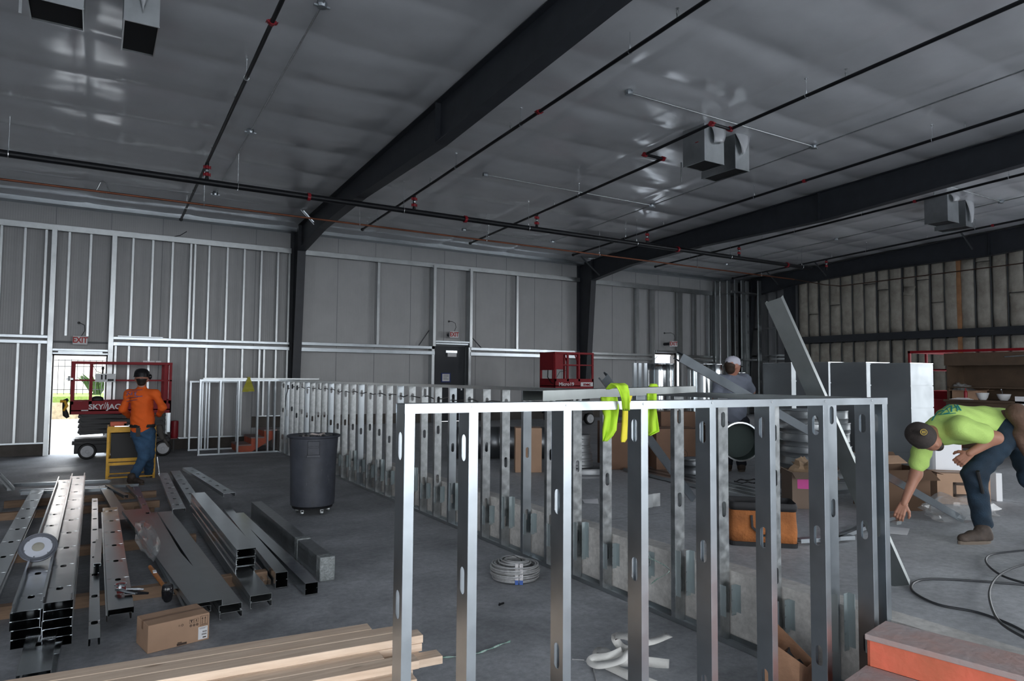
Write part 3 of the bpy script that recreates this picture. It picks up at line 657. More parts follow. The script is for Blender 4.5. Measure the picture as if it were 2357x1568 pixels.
# ------------------------------------------------------------------ near half wall, crossing in the foreground
A0, A1 = Vector((.937, 2.262, 0)), Vector((3.71, 2.132, 0)); ex = (A1-A0).normalized(); ey = Z_.cross(ex)
t = thing('half_wall_framing', 'bright galvanised half-height stud wall nearest the camera', 'stud wall', A0, math.atan2(ex.y, ex.x))
def onl(s, d, z): return A0 + ex*s + ey*d + Z_*z
LT = (A1-A0).length
for z, up, nm in ((HW, -1, 'top_track'), (.003, 1, 'bottom_track')):
    m = MB(); b = z+up*.034
    m.add([onl(0, 0, z), onl(LT, 0, z), onl(LT, HD+.003, z), onl(0, HD+.003, z)], [(0, 1, 2, 3)])
    m.add([onl(0, 0, z), onl(LT, 0, z), onl(LT, 0, b), onl(0, 0, b)], [(0, 1, 2, 3)]); m.add([onl(0, HD+.003, z), onl(LT, HD+.003, z), onl(LT, HD+.003, b), onl(0, HD+.003, b)], [(0, 1, 2, 3)])
    m.build(nm, galv, t, solid=.0016)
FX = [.935, 1.185, 1.601, 1.994, 2.391, 2.781, 3.173, 3.556]
HO = [[.32, .93, 1.487], [.37, .98, 1.47], [.63, 1.237], [.38, .92, 1.51], [.35, .95, 1.49], [.30, .97, 1.50], [.34, .94, 1.50], [.33, .93, 1.5]]
for k, x in enumerate(FX):
    s = (x-.935)/ex.x+.002
    stud('stud', HW-.006, t, frame(onl(s, .0016, .004), ex, ey, Z_), holes=HO[k], mt=galv, fl=.036)
    m = MB(); p = onl(s+.012, -.001, HW-.012); m.cyl(p, p-ey*.003, .005, n=10); m.build('screw', zinc, t, smooth=True)
stud('stud', HW-.006, t, frame(onl(LT-.003, .0016, .004), -ex, ey, Z_) if 0 else frame(onl(LT-.04, HD, .004), ex, -ey, -ey.cross(ex)*1) if 0 else frame(onl(LT-.042, .0016, .004), ex, ey, Z_), holes=[.33, .93, 1.5], mt=galv, fl=.04)
# ------------------------------------------------------------------ far return of the half wall and the loose frame behind it
def smallframe(name, x0, x1, y, z0, z1, xs_, lab, dep=.09, lean=0):
    t = thing(name, lab, 'stud wall', (x0, y, z0))
    for z in (z0+.003, z1):
        u = 1 if z < .5 else -1; m = MB()
        m.add([(x0, y, z), (x1, y, z), (x1, y+dep, z), (x0, y+dep, z)], [(0, 1, 2, 3)]); m.add([(x0, y, z), (x1, y, z), (x1, y, z+u*.034), (x0, y, z+u*.034)], [(0, 1, 2, 3)])
        m.build('track', galv, t, solid=.0016)
    for x in xs_: stud('stud', round(z1-z0-.006, 3), t, frame((x, y+.002, z0+.003), X_, Y_, Z_), holes=[.5, 1.1], fl=.034)
    return t
smallframe('half_wall_framing', 1.93, 3.59, 16.12, 0, HW, [1.935, 2.34, 2.72, 3.13, 3.36, 3.5], 'short return stud frame in front of the far orange steps')
smallframe('half_wall_framing', 1.86, 2.92, 17.25, 0, 1.60, [1.865, 2.12, 2.2, 2.26, 2.88], 'empty stud frame standing close to the far wall left of the orange steps')
track(thing('steel_channel', 'loose steel channel lying along the top of the far return frame', 'channel', (3, 16.15, 1.645)), 2.0, 4.5, 16.1, 16.19, HW+.036, -1, 'channel')
m = MB()
for dx, dz, dw in ((-.07, -.28, .05), (.06, -.27, .05)):
    vs = []
    for i in range(7):
        f = i/6; x = 2.93+dx*f**.8; z = 1.69-.32*f+(dz+.28)*f; w = .018+dw*f
        vs += [(x-w, 16.08-.012*math.sin(i), z), (x+w, 16.08+.01*math.cos(i*2), z)]
    m.add(vs, [(2*i, 2*i+1, 2*i+3, 2*i+2) for i in range(6)])
m.box(2.90, 16.07, 1.66, 2.96, 16.2, 1.70)
tag(m.build('caution_ribbon', mat('yellow_ribbon', (.45, .42, .04), .6), solid=.003), 'yellow ribbon tied over the top rail of the far return frame', 'ribbon')
# ------------------------------------------------------------------ orange steps
def steps(name, lab, O, rot, n, width, rise, run, top):
    t = thing('wooden_steps', lab, 'steps', O, rot); M = t.matrix_basis
    tread = mat('scuffed_plywood', (.36, .33, .33), .75, 0, .35, 4, .2, 30, col2=(.44, .26, .22))
    for k in range(n):
        # local: x runs towards the lower side, y along the width
        m = MB(); z = top-k*rise; x0 = run*k; m.box(x0-.0, -width, z-.028, x0+run+.012, 0, z, M)
        m.build('tread', tread, t, bevel=.004)
        m = MB(); m.box(x0+run-.02, .02, max(0.002, z-rise+.001), x0+run, -width-.02, z-.03, M); m.build('riser', orangep, t)
    for y in (0, -width-.02):
        m = MB(); pts = [(0, 0.002)]+[(run*n-.02, .002)]
        prof = [(0, 0), (run*n-.022, 0)]
        for k in range(n-1, -1, -1): prof += [(run*(k+1)-.022, top-k*rise-.03), (run*k-.022 if k else 0, top-k*rise-.03)]
        m.prism(prof, lambda p, y=y: M @ Vector((p[0], y, p[1]+.001)), lambda p, y=y: M @ Vector((p[0], y+.02, p[1]+.001))); m.build('stringer', orangep, t)
    return t
# near steps: descend towards -X, top flush with the slab
steps('a', 'orange-painted wooden steps with grey treads at the lower right corner', (3.60, 2.105, 0), PI+.19, 3, -1.5, .155, .27, .474)
def stepsf():
    t = thing('wooden_steps', 'small orange wooden steps by the far wall behind the return frame', 'steps', (3.3, 16.9, 0))
    tread = MAT['scuffed_plywood']
    for k, (x0, z) in enumerate(((2.80, .17), (3.08, .33), (3.36, .49))):
        m = MB(); m.box(x0, 16.45, z-.03, x0+.29, 17.35, z); m.build('tread', tread, t)
        m = MB(); m.box(x0+.005, 16.47, z-.16 if k else .003, x0+.025, 17.33, z-.031); m.build('riser', orangep, t)
    m = MB(); m.prism([(2.81, .003), (3.10, .003), (3.60, .30), (3.60, .455), (3.37, .455), (3.37, .30), (3.09, .30), (3.09, .14), (2.81, .14)], lambda p: Vector((p[0], 16.44, p[1])), lambda p: Vector((p[0], 16.46, p[1]))); m.build('stringer', orangep, t)
stepsf()
# ------------------------------------------------------------------ stacks of long steel studs on the lower floor
ZU = dict(up=(Z_, X_, Y_), dn=(-Z_, -X_, Y_))
def lying(lab, x, y0, z, L, w=.152, fl=.041, up=True, holes=True, grp=None, ang=0, mt=None, tilt=0, name='steel_stud', off=.3):
    """stud lying along +Y from (x,y0); x is the left edge, z the lowest point"""
    hs = [off+.61*k for k in range(int((L-off-.05)/.61)+1)] if holes else []
    o0 = Vector((x, y0, z)) if up else Vector((x+w, y0, z+fl))
    ax, ay, az = ZU['up' if up else 'dn']
    R = Matrix.Rotation(ang, 3, 'Z') @ Matrix.Rotation(tilt, 3, 'X')
    k = (round(L, 2), w, fl, .011, tuple(round(h, 2) for h in hs), (mt or galvs).name, 'L')
    if k not in SM: SM[k] = stud_mesh(L, w, fl, .011, hs, .019, .036, name); SM[k].materials.append(mt or galvs)
    o = link(SM[k], name, None, .0018)
    o.matrix_basis = frame(o0, R @ ax, R @ ay, R @ az); return tag(o, lab, 'steel stud', grp)
ORD = ['bottom', 'second from the bottom', 'third from the bottom', 'fourth from the bottom', 'fifth from the bottom', 'sixth from the bottom', 'seventh from the bottom', 'eighth', 'ninth', 'top']
def nested(x, y0, L, zb, pairs, where, w=.152, jit=.01):
    """boxes of two nested studs: lower opens up, upper opens down over it"""
    z = zb
    for k in range(pairs):
        dx = random.uniform(-jit, jit); last = k == pairs-1
        lying('%s, slotted steel stud %s' % (where, ORD[2*k] if k < 4 else 'next to the top'), x+dx, y0+random.uniform(-.01, .01), z, L, w=w, up=True, grp='long studs stacked in two tall columns')
        z += .0425
    return z
random.seed(2)
sleep = []
def block(lab, x0, x1, y, z=0, h=.038*2.3, w=.09, ang=0, mt=None):
    M = Matrix.Translation((x0, y, z)) @ Matrix.Rotation(ang, 4, 'Z'); m = MB(); m.box(0, -w/2, 0, x1-x0, w/2, h, M)
    return tag(m.build('wood_sleeper', mt or woodx, bevel=.003), lab, 'timber block')
block('orange-brown wood sleeper nearest the cardboard carton, under the studs', -.95, 1.3, 6.12)
block('wood sleeper second from the front under the long studs', -.95, .95, 7.85)
block('wood sleeper third from the front, left of the walking man feet', -.95, .78, 10.15, ang=.02)
block('wood sleeper furthest back, just before the yellow cart', -.95, .80, 11.05, ang=-.01)
block('short angled wood offcut crossing between the two back sleepers', .50, .78, 10.0, ang=-.9, h=.06, z=.001, w=.06)
SB = .089
def column(x, y0, L, n, who, top_open=True):
    z = SB
    for k in range(n):
        pos = ['lowest', 'second from the bottom', 'third from the bottom', 'fourth from the bottom', 'topmost'][k] if n == 5 else ['lowest', 'middle', 'topmost'][k]
        dx = random.uniform(-.006, .006)
        lying('%s stud of %s' % (pos, who), x+dx, y0+.01*k, z, L, fl=.05, up=True, grp='long slotted studs stacked in columns')
        z += .0515
    return z
zA = column(-.385, 5.12, 6.05, 5, 'the left tall column of slotted steel studs')
zB = column(-.222, 5.05, 6.05, 5, 'the right tall column of slotted steel studs')
zB2 = lying('single slotted steel stud lying open side up on the right tall column', -.226, 5.08, zB, 6.05, up=True)
# leftmost flat stud with bright edges, running back to the left
lying('slotted steel stud web up, left of the tall columns, by the round lamp', -.70, 5.2, SB+.04, 6.1, up=False, ang=-.002)
lying('slotted steel stud directly under the web-up stud left of the columns', -.69, 5.3, SB-.001, 6.0, up=False)
lying('slotted stud with its end against the lumber at the lower left', -.30, 4.45, .125, 1.2, up=False, off=.45)
lying('lower slotted stud under the front left stud end', -.28, 4.47, .082, 1.2, up=False, ang=-.02)
# nested ends at the far upper left of the pile
for k, (x, z) in enumerate(((-1.10, .10), (-1.10, .142), (-1.10, .184), (-1.27, .10), (-1.27, .142), (-1.28, .185), (-1.10, .226))):
    lying(['lowest', 'second', 'third', 'lowest outer', 'second outer', 'third outer', 'uppermost'][k]+' stud end in the small stack at the left picture edge', x, 9.7+.03*k, z, 2.6, w=.152, up=bool(k % 2), ang=.10, holes=False, grp='short stud stack at the left edge')
for k, (x, y, a) in enumerate(((-1.15, 11.4, .12), (-1.30, 11.3, .15), (-1.0, 11.9, .18))): lying(['inner', 'outer', 'back'][k]+' bare stud reaching back at the left edge beyond the small stack', x, y, .02+.04*k, 2.0, w=.092, up=True, holes=False, ang=a)
# cross lying galvanised pieces behind the columns
def cross(lab, p, q, w=.092, fl=.041, up=(0, 0, 1), holes=(), name='steel_stud', lip=.011, mt=None, grp=None):
    """free stud from p to q with its web turned towards 'up'"""
    p = Vector(p); q = Vector(q); d = (q-p).normalized(); u = Vector(up); u = (u-d*u.dot(d)).normalized(); yy = d.cross(-u)
    k = (round((q-p).length, 2), w, fl, lip, tuple(holes), (mt or galv).name, 'X')
    if k not in SM: SM[k] = stud_mesh((q-p).length, w, fl, lip, holes, .019, .05, name); SM[k].materials.append(mt or galv)
    o = link(SM[k], name, None, .0018); o.matrix_basis = frame(p-yy*(w/2), -u, yy, d)
    return tag(o, lab, 'steel stud', grp)
cross('bright steel channel lying crosswise furthest behind the stud columns', (-.95, 12.35, .14), (.25, 12.1, .14))
cross('bright steel channel lying crosswise, second behind the stud columns', (-.85, 11.95, .10), (.22, 11.7, .10))
cross('bright steel channel lying crosswise nearest behind the stud columns', (-.80, 11.45, .14), (.2, 11.3, .14))
cross('thin steel track pointing right from the crosswise channels', (.15, 12.0, .08), (.62, 11.9, .08), w=.05)
# thin dark stud on edge
def on_edge(lab, x, y0, z, L, w=.152, ang=0, side=1, mt=None, off=.3, holes=True):
    hs = [off+.61*k for k in range(int((L-off)/.61)+1)] if holes else []
    k = (round(L, 2), w, tuple(hs), (mt or galv2).name, 'E')
    if k not in SM: SM[k] = stud_mesh(L, w, .045, .011, hs, .019, .04, 'steel_stud'); SM[k].materials.append(mt or galv2)
    o = link(SM[k], 'steel_stud', None, .0018); R = Matrix.Rotation(ang, 3, 'Z')
    o.matrix_basis = frame((x, y0, z), R @ Z_*1, R @ (X_), R @ Y_) if side == 0 else frame((x+w, y0, z+.045), R @ -Z_, R @ -X_, R @ Y_)
    return tag(o, lab, 'steel stud')
lying('narrow dark slotted stud left of the stickered stud', .018, 4.86, SB+.03, 5.4, w=.062, up=False)
lying('narrow dark stud beneath the narrow slotted stud', .02, 5.0, SB-.001, 5.0, w=.06, up=False, holes=False)
cross('bright flat steel strip between the narrow stud and the stickered stud', (.065, 6.45, .23), (.095, 8.45, .12), w=.05, fl=.02, up=(0, -.1, 1))
lying('slotted stud with a red round sticker and tools lying on it', .125, 5.33, SB+.046, 4.05, up=False, off=.75)
lying('slotted stud under the stickered stud', .115, 5.36, SB+.003, 4.0, up=False, holes=False)
m = MB(); m.lathe([(.001, 0), (.042, .001)], (.215, 5.94, SB+.0895), 20, cap=False); m.i = 1; m.lathe([(.001, .0012), (.034, .0014)], (.215, 5.94, SB+.0895), 16, cap=False); m.i = 1; m.box(.185, 5.70, SB+.0895, .245, 5.86, SB+.091)
tag(m.build('sticker', [paper, mat('sticker_red', (.30, .03, .03), .6)]), 'red and white round sticker on the near part of a slotted stud', 'sticker')
# tangled studs behind the stickered stud
cross('slotted stud angled behind the stickered stud, far end upper left', (.33, 8.8, .13), (.16, 11.6, .13), w=.12)
cross('thin hooked channel angled across the back sleepers', (.40, 10.35, .16), (.20, 11.5, .15), w=.05)
cross('short dark channel end right of the hooked channel', (.53, 10.4, .14), (.45, 11.4, .14), w=.04)
cross('slotted narrow stud running from back sleeper to the plastic bag', (.58, 7.9, .14), (.55, 11.2, .14), w=.07, holes=(.5, 1.1, 1.7, 2.3))
cross('slotted stud running under the plastic wrapped piece towards the carton', (.60, 5.75, .14), (.50, 8.2, .14), w=.09, holes=(.4, 1.0, 1.6))
# right half of the pile
for k, (x0, x1, y0, y1) in enumerate(((.90, 1.0, 9.0, 12.6), (1.12, 1.24, 9.3, 12.8))):
    cross(['slotted dark stud reaching back beside the walking man boot', 'slotted dark stud reaching back, right of its neighbour'][k], (x0, y0, .16), (x1-.04*k, y1, .13), w=.14, holes=tuple(.3+.5*i for i in range(6)))
cross('slotted dark stud lying on edge at the back right of the pile', (1.50, 9.3, .25), (1.36, 12.6, .20), w=.14, holes=tuple(.3+.5*i for i in range(6)))
Fz = .055
for k in range(3):
    for j in (0, 1):
        lab = ['bottom', 'middle', 'top'][k]+(' inner' if j == 0 else ' outer')+' stud of the three-box stack at the right of the pile'
        lying(lab, 1.03+.003*k-(.004 if j else 0), 5.98-.01*j, .115+.070*k+(.016 if j else 0), 3.1, w=.148 if j else .14, fl=.05, up=not j, holes=False, grp='boxed pairs of studs at the right of the pile')
for k in range(2): lying(['lower', 'upper'][k]+' wide plain stud in front of and below the three-box stack', 1.02, 5.30+.012*k, .045+.045*k, 3.5, w=.15, up=False, holes=False, mt=galvb)
for k in range(2): lying(['lower', 'upper'][k]+' plain stud of the flat pair next to the wide sheet', .80, 5.22+.03*k, .03+.045*k, 3.9, w=.15, up=False, holes=False, mt=galvb, ang=.03)
lying('smooth wide steel sheet stud reaching from the carton back to the left', .62, 5.26, .115, 4.0, w=.20, up=False, holes=False, mt=galvb, ang=.075)
lying('smooth dark stud under the wide sheet beside the carton', .60, 5.35, .06, 3.9, w=.16, up=False, holes=False, mt=galvb, ang=.02)
for k in range(2): lying(['lower', 'upper'][k]+' stud of the narrow boxed pair right of the three-box stack', 1.31, 5.82, .012+.062*k, 3.1, w=.095, fl=.058, up=not k, holes=False, ang=-.02)
lying('open channel tilted beside the narrow boxed pair', 1.24, 5.95, .012, 2.9, w=.06, up=True, holes=False)
for k in range(2): lying(['lower', 'upper'][k]+' stud of the pair second from the right of the pile', 1.47, 5.52, .012+.045*k, 3.2, w=.10, fl=.044, up=not k, holes=False)
for k in range(4): lying(['lowest', 'second', 'third', 'topmost'][k]+' stud of the tape-wrapped bundle at the far right of the pile', 1.68, 5.84, .004+.047*k, 3.0, w=.115, fl=.05, up=not k, holes=False, mt=galv2)
for y, lb in ((5.83, 'clear wrap around the near end of the rightmost stud bundle'), (6.6, 'band of clear wrap around the middle of the rightmost stud bundle')):
    m = MB(); m.box(1.672, y, .004, 1.803, y+(.12 if y < 6 else .10), .205)
    tag(m.build('stretch_wrap', mat('clear_wrap', (.22, .24, .24), .25, 0, .3, 30, .5, 60), bevel=.01), lb, 'wrap')
# ------------------------------------------------------------------ high bay lamp head lying on the left column
c = at(88, 1259, D=5.22); ax = (CAM-c).normalized()*.65+Z_*.55+X_*-.05; ax.normalize(); R = ax.to_track_quat('Z', 'Y').to_matrix()
t = thing('high_bay_lamp', 'round white led high bay lamp resting face up on the left stud column', 'lamp', c)
m = MB(); m.lathe([(.06, -.09), (.09, -.085), (.10, -.03), (.148, -.02), (.152, -.004), (.148, .0), (.144, -.006), (.136, -.006), (.132, .002), (.124, .002), (.12, -.006), (.112, -.006)], c, 40, R*.84); m.build('housing', mat('lamp_grey', (.20, .21, .24), .4, .5), t, smooth=True)
m = MB(); m.lathe([(.048, .001), (.108, -.002), (.108, -.006)], c, 36, R*.84, cap=False); m.build('lens', mat('lamp_lens', (.52, .54, .60), .35), t, smooth=True)
m = MB(); m.lathe([(.001, .006), (.03, .006), (.047, .001)], c, 28, R*.84, cap=False); m.build('reflector', mat('lamp_centre', (.42, .40, .34), .3, .3), t, smooth=True)
m = MB()
for k in range(6): a_ = PI/3*k+.3; p = c+(R*.84) @ Vector((.105*math.cos(a_), .105*math.sin(a_), .0)); m.cyl(p, p+ax*.004, .004, n=6)
m.build('clip', galv2, t)
# ------------------------------------------------------------------ hand tool, ratchet tool, plastic wrapped piece
t = thing('plastic_bag', 'crumpled clear plastic bag lying over the studs', 'plastic bag', (.42, 7.0, .16))
clear = mat('clear_plastic', (.50, .52, .53), .12, 0, spec=.8, alpha=.34)
def crumple(pts, c, amp, sd, mt, name, par=None, seg=18, rings=12):
    """closed crumpled blob: ellipsoid with radii pts displaced by noise"""
    m = MB(); m.ell((0, 0, 0), (1, 1, 1), None, seg, rings); vs = []
    for v in m.v:
        v = Vector(v); d = 1+amp*noise.noise(v*2.1+Vector((sd, 0, 0)))+amp*.5*noise.noise(v*5.3+Vector((0, sd, 0)))
        vs.append((c[0]+v.x*pts[0]*d, c[1]+v.y*pts[1]*d, max(c[2]+v.z*pts[2]*d, c[2]-pts[2]*.9)))
    m.v = vs; return m.build(name, mt, par, smooth=True, angle=25)
crumple((.085, .75, .05), (.46, 7.25, .215), .55, 3.0, clear, 'film', t, 20, 16)
t = thing('rubber_mallet', 'rubber mallet with a wooden handle and black head near the carton', 'mallet', (.56, 6.1, .22))
a, b = at(345, 1305, Z=.235), at(382, 1356, Z=.2); d = (b-a).normalized()
m = MB(); m.tube([a, a+(b-a)*.4, a+(b-a)*.7, b], [.014, .017, .014, .014], 10); m.build('handle', mat('mallet_handle', (.42, .16, .045), .4, 0, .3, 20), t, smooth=True)
m = MB(); s = d.cross(Z_).normalized(); c0 = b+d*.05; m.tube([c0-Z_*.05+d*.02, c0-Z_*.045, c0, c0+Z_*.04, c0+Z_*.048+d*.0], [.028, .036, .040, .036, .028], 14); m.build('head', blkgl, t, smooth=True)
m = MB(); p = a+(b-a)*.3; m.box(p.x-.012, p.y-.05, p.z+.012, p.x+.012, p.y+.02, p.z+.0185); m.build('label', paper, t)
t = thing('locking_pliers', 'shiny chrome locking pliers lying on the stickered stud', 'pliers', (.24, 5.62, .19))
m = MB(); z = SB+.1; m.tube([(.19, 5.72, z+.01), (.21, 5.66, z+.02), (.24, 5.63, z+.01), (.30, 5.58, z)], [.02, .018, .012, .012], 8, flat=.6); m.tube([(.205, 5.70, z+.03), (.20, 5.74, z+.035), (.23, 5.76, z+.02)], .012, 6); m.build('jaw', zinc, t, smooth=True)
m = MB(); m.tube([(.235, 5.64, z+.005), (.31, 5.60, z), (.375, 5.56, z-.002)], [.012, .014, .008], 8); m.build('handle', blkgl, t, smooth=True)
m = MB(); m.tube([(.24, 5.66, z+.02), (.31, 5.64, z+.015), (.35, 5.63, z+.01)], [.009, .011, .008], 8); m.build('handle', zinc, t, smooth=True)
# ------------------------------------------------------------------ cardboard carton with handling marks
P = [Vector((.336, 4.888, 0)), Vector((.700, 4.965, 0))]; u = (P[1]-P[0]).normalized(); v = Z_.cross(u)
t = thing('cardboard_carton', 'brown cardboard carton with handling symbols beside the lumber', 'carton', P[0], math.atan2(u.y, u.x)); M = t.matrix_basis
Wc, Dc, Hc = .372, .245, .172
m = MB(); m.box(0, 0, .001, Wc, Dc, Hc, M); m.build('box', card2, t, bevel=.003)
m = MB(); m.box(0, Dc*.43, Hc, Wc, Dc*.57, Hc+.0008, M); m.box(-.0008, Dc*.43, Hc-.05, 0, Dc*.57, Hc, M); m.build('tape', mat('brown_tape', (.26, .15, .09), .35), t)
prn = mat('carton_print', (.06, .04, .03), .8); M = M @ Matrix.Diagonal((.859, 1, .93, 1))
def fm(x, z): return M @ frame((x, -.0012, z), X_, Z_, -Y_)
m = MB()
def fbox(x0, z0, x1, z1): m.box(x0, -.0012, z0, x1, -.0002, z1, M)
def frm_(x0, z0, x1, z1, w=.002): fbox(x0, z0, x1, z0+w); fbox(x0, z1-w, x1, z1); fbox(x0, z0, x0+w, z1); fbox(x1-w, z0, x1, z1)
frm_(.365, .105, .42, .172); fbox(.373, .112, .413, .115)
for x in (.380, .400):
    fbox(x-.0015, .118, x+.0015, .155); m.add([M @ Vector((x-.006, -.0012, .152)), M @ Vector((x+.006, -.0012, .152)), M @ Vector((x, -.0012, .166))], [(0, 1, 2)])
frm_(.285, .138, .316, .165, .0015); frm_(.320, .138, .351, .165, .0015); fbox(.297, .143, .304, .158); fbox(.290, .155, .311, .160); fbox(.334, .143, .338, .160); fbox(.330, .150, .342, .153)
for x in (.296, .320, .343): m.lathe([(.006, 0), (.009, 0)], M @ Vector((x, -.0012, .122)), 14, M.to_3x3() @ Matrix.Rotation(PI/2, 3, 'X'), cap=False); fbox(x-.003, .119, x+.003, .125)
m.lathe([(.005, 0), (.008, 0)], M @ Vector((.235, -.0012, .140)), 14, M.to_3x3() @ Matrix.Rotation(PI/2, 3, 'X'), cap=False); fbox(.208, .136, .222, .138); fbox(.208, .143, .220, .145)
fbox(.20, .006, .27, .02); fbox(.205, .022, .235, .028)
m.build('printing', prn, t)
m = MB(); m.i = 0; m.box(.352, -.0016, .012, .420, -.0004, .098, M); m.i = 1
for k, (a_, b_, c_) in enumerate(((.358, .413, .090), (.360, .400, .084))): m.box(a_, -.0022, c_, b_, -.0015, c_+.002, M)
for k in range(11): m.box(.383+.003*k, -.0022, .058, .3845+.003*k, -.0015, .068, M)
for k in range(12): m.box(.378+.003*k, -.0022, .040, .3797+.003*k, -.0015, .050, M)
m.box(.385, -.0022, .020, .410, -.0015, .028, M)
m.build('shipping_label', [paper, prn], t)
# ------------------------------------------------------------------ lumber pile in the foreground
random.seed(9)
LD = Vector((-1.44, .29, 0)).normalized(); LN = Vector((LD.y, -LD.x, 0)); LN = LN if LN.y > 0 else -LN
LB = 'pine boards piled in the foreground'
_a, _b = at(828, 1438, Z=.464), at(155, 1544, Z=.464); LD = Vector((_b.x-_a.x, _b.y-_a.y, 0)).normalized(); LN = Vector((LD.y, -LD.x, 0)); LN = LN if LN.y > 0 else -LN
rows = [ # (offset behind the front stack line, top level, right end x)
 ('rearmost', .19, 5, [1.24, 1.30]), ('second from the rear', .095, 5, [1.37, 1.33]), ('with the stacked ends beside the near stud', 0, 5, [1.43, 1.425, 1.41, 1.33]),
 ('fourth from the rear', -.095, 4, [1.20, 1.49]), ('middle', -.19, 4, [1.33, 1.30]), ('fourth from the camera', -.285, 3, [1.28, 1.22]), ('third from the camera', -.38, 3, [1.20, 1.25]), ('second from the camera', -.475, 2, [1.22, 1.2]), ('nearest the camera', -.57, 2, [1.15, 1.2])]
for nm, rw, lv, ends in rows:
    for q, e in enumerate(ends):
        z = .268+.0392*(lv-1-q)
        if z < .265: continue
        p = Vector((1.43, 3.17, 0))+LN*rw; p = p+LD*((e-p.x)/LD.x); M = frame((p.x, p.y, z), -LD, LN, Z_) if (-LD).cross(LN).z > 0 else frame((p.x, p.y, z), LD, LN, Z_)
        L = 3.7+.1*((q*7+lv) % 3); m = MB(); m.box(-L, 0, 0, 0, .089, .038, M)
        tag(m.build('lumber_board', wood, bevel=.003), 'pine board %s, row %s, foreground pile' % (['on top', 'second down', 'third down', 'fourth down'][q], nm), 'board', LB)
for k, x in enumerate((.95, -.75)):
    p = Vector((1.43, 3.17, 0))+LN*-.57; p = p+LD*((x-p.x)/LD.x); q_ = p+LN*.85; m = MB(); m.bar(p+Z_*.133, q_+Z_*.133, .09, .264); tag(m.build('wood_sleeper', woodx), ['support block under the right part of the lumber pile', 'support block under the left part of the lumber pile'][k], 'timber block')
# ------------------------------------------------------------------ trash can on a dolly
c = Vector((2.41, 8.80, 0)); grey = mat('bin_grey_plastic', (.055, .060, .075), .5, 0, .25, 6, .08, 20)
def bin_mat():
    m = grey; n = m.node_tree; b = n.nodes['Principled BSDF']; src = b.inputs['Base Color'].links[0].from_socket
    t_ = n.nodes.new('ShaderNodeTexCoord'); mp = n.nodes.new('ShaderNodeMapping'); mp.inputs['Scale'].default_value = (9, 9, 2.5); n.links.new(t_.outputs['Object'], mp.inputs[0])
    x = n.nodes.new('ShaderNodeTexNoise'); x.inputs['Scale'].default_value = 3; x.inputs['Detail'].default_value = 8; x.inputs['Roughness'].default_value = .8; n.links.new(mp.outputs[0], x.inputs['Vector'])
    r = n.nodes.new('ShaderNodeMapRange'); r.inputs['From Min'].default_value = .60; r.inputs['From Max'].default_value = .74; r.inputs['To Max'].default_value = .7; n.links.new(x.outputs['Fac'], r.inputs[0])
    mx = n.nodes.new('ShaderNodeMix'); mx.data_type = 'RGBA'; mx.inputs[7].default_value = (.30, .32, .34, 1); n.links.new(r.outputs[0], mx.inputs[0]); n.links.new(src, mx.inputs[6]); n.links.new(mx.outputs[2], b.inputs['Base Color'])
bin_mat()
t = thing('trash_can', 'tall grey round trash can full of rubbish, on castors', 'trash can', c)
m = MB(); m.lathe([(.245, .105), (.268, .12), (.274, .2), (.280, .55), (.292, .80), (.302, .955), (.325, .965), (.330, .985), (.322, .992), (.305, .985), (.298, .93), (.285, .85)], c, 40, cap=True); m.build('bin_body', grey, t, smooth=True)
fd = (CAM-c); fd.z = 0; fd.normalize(); sd = Z_.cross(fd)
for s in (1, -1):
    m = MB(); q = c+fd*s*.295; m.hexa([q+sd*-.075+Z_*.74-fd*s*.05, q+sd*.075+Z_*.74-fd*s*.05, q+sd*.07+Z_*.76+fd*s*.01, q-sd*.07+Z_*.76+fd*s*.01], [q+sd*-.075+Z_*.94-fd*s*.02, q+sd*.075+Z_*.94-fd*s*.02, q+sd*.07+Z_*.93+fd*s*.02, q-sd*.07+Z_*.93+fd*s*.02])
    m.bar(q-sd*.08+fd*s*.025+Z_*.75, q+sd*.08+fd*s*.025+Z_*.75, .03, .03); m.bar(q-sd*.06+fd*s*.023+Z_*.86, q+sd*.06+fd*s*.023+Z_*.86, .008, .02); m.build('handle', grey, t, bevel=.006)
m = MB(); m.lathe([(.20, .075), (.245, .08), (.25, .10), (.24, .106)], c, 32); m.build('dolly', blk, t, smooth=True)
for k in range(5):
    a_ = 2*PI*k/5-1.25; p = c+Vector((math.cos(a_)*.2, math.sin(a_)*.2, 0)); m = MB(); m.cyl(p+Vector((-.012, 0, .035)), p+Vector((.012, 0, .035)), .034, n=16); m.box(p.x-.02, p.y-.015, .03, p.x+.02, p.y+.015, .08); m.build('castor', galv2, t)
m = MB(); random.seed(4)
for k in range(26):
    a_ = random.uniform(0, 6.28); r_ = random.uniform(0, .25); p = c+Vector((math.cos(a_)*r_, math.sin(a_)*r_, random.uniform(.93, .97)))
    e1 = Vector((random.uniform(-1, 1), random.uniform(-1, 1), random.uniform(-.2, .2))).normalized()*random.uniform(.04, .09); e2 = e1.cross(Vector((random.uniform(-.3, .3), random.uniform(-.3, .3), 1))).normalized()*random.uniform(.02, .05)
    m.i = 0 if k % 4 == 0 else 1; m.hexa([p-e1-e2, p+e1-e2, p+e1+e2, p-e1+e2], [p-e1-e2+Z_*.02, p+e1-e2+Z_*.025, p+e1+e2+Z_*.015, p-e1+e2+Z_*.02])
m.build('rubbish', [mat('rubbish_pale', (.55, .48, .45), .8), mat('rubbish_dark', (.07, .075, .08), .5)], t)['kind'] = 'stuff'
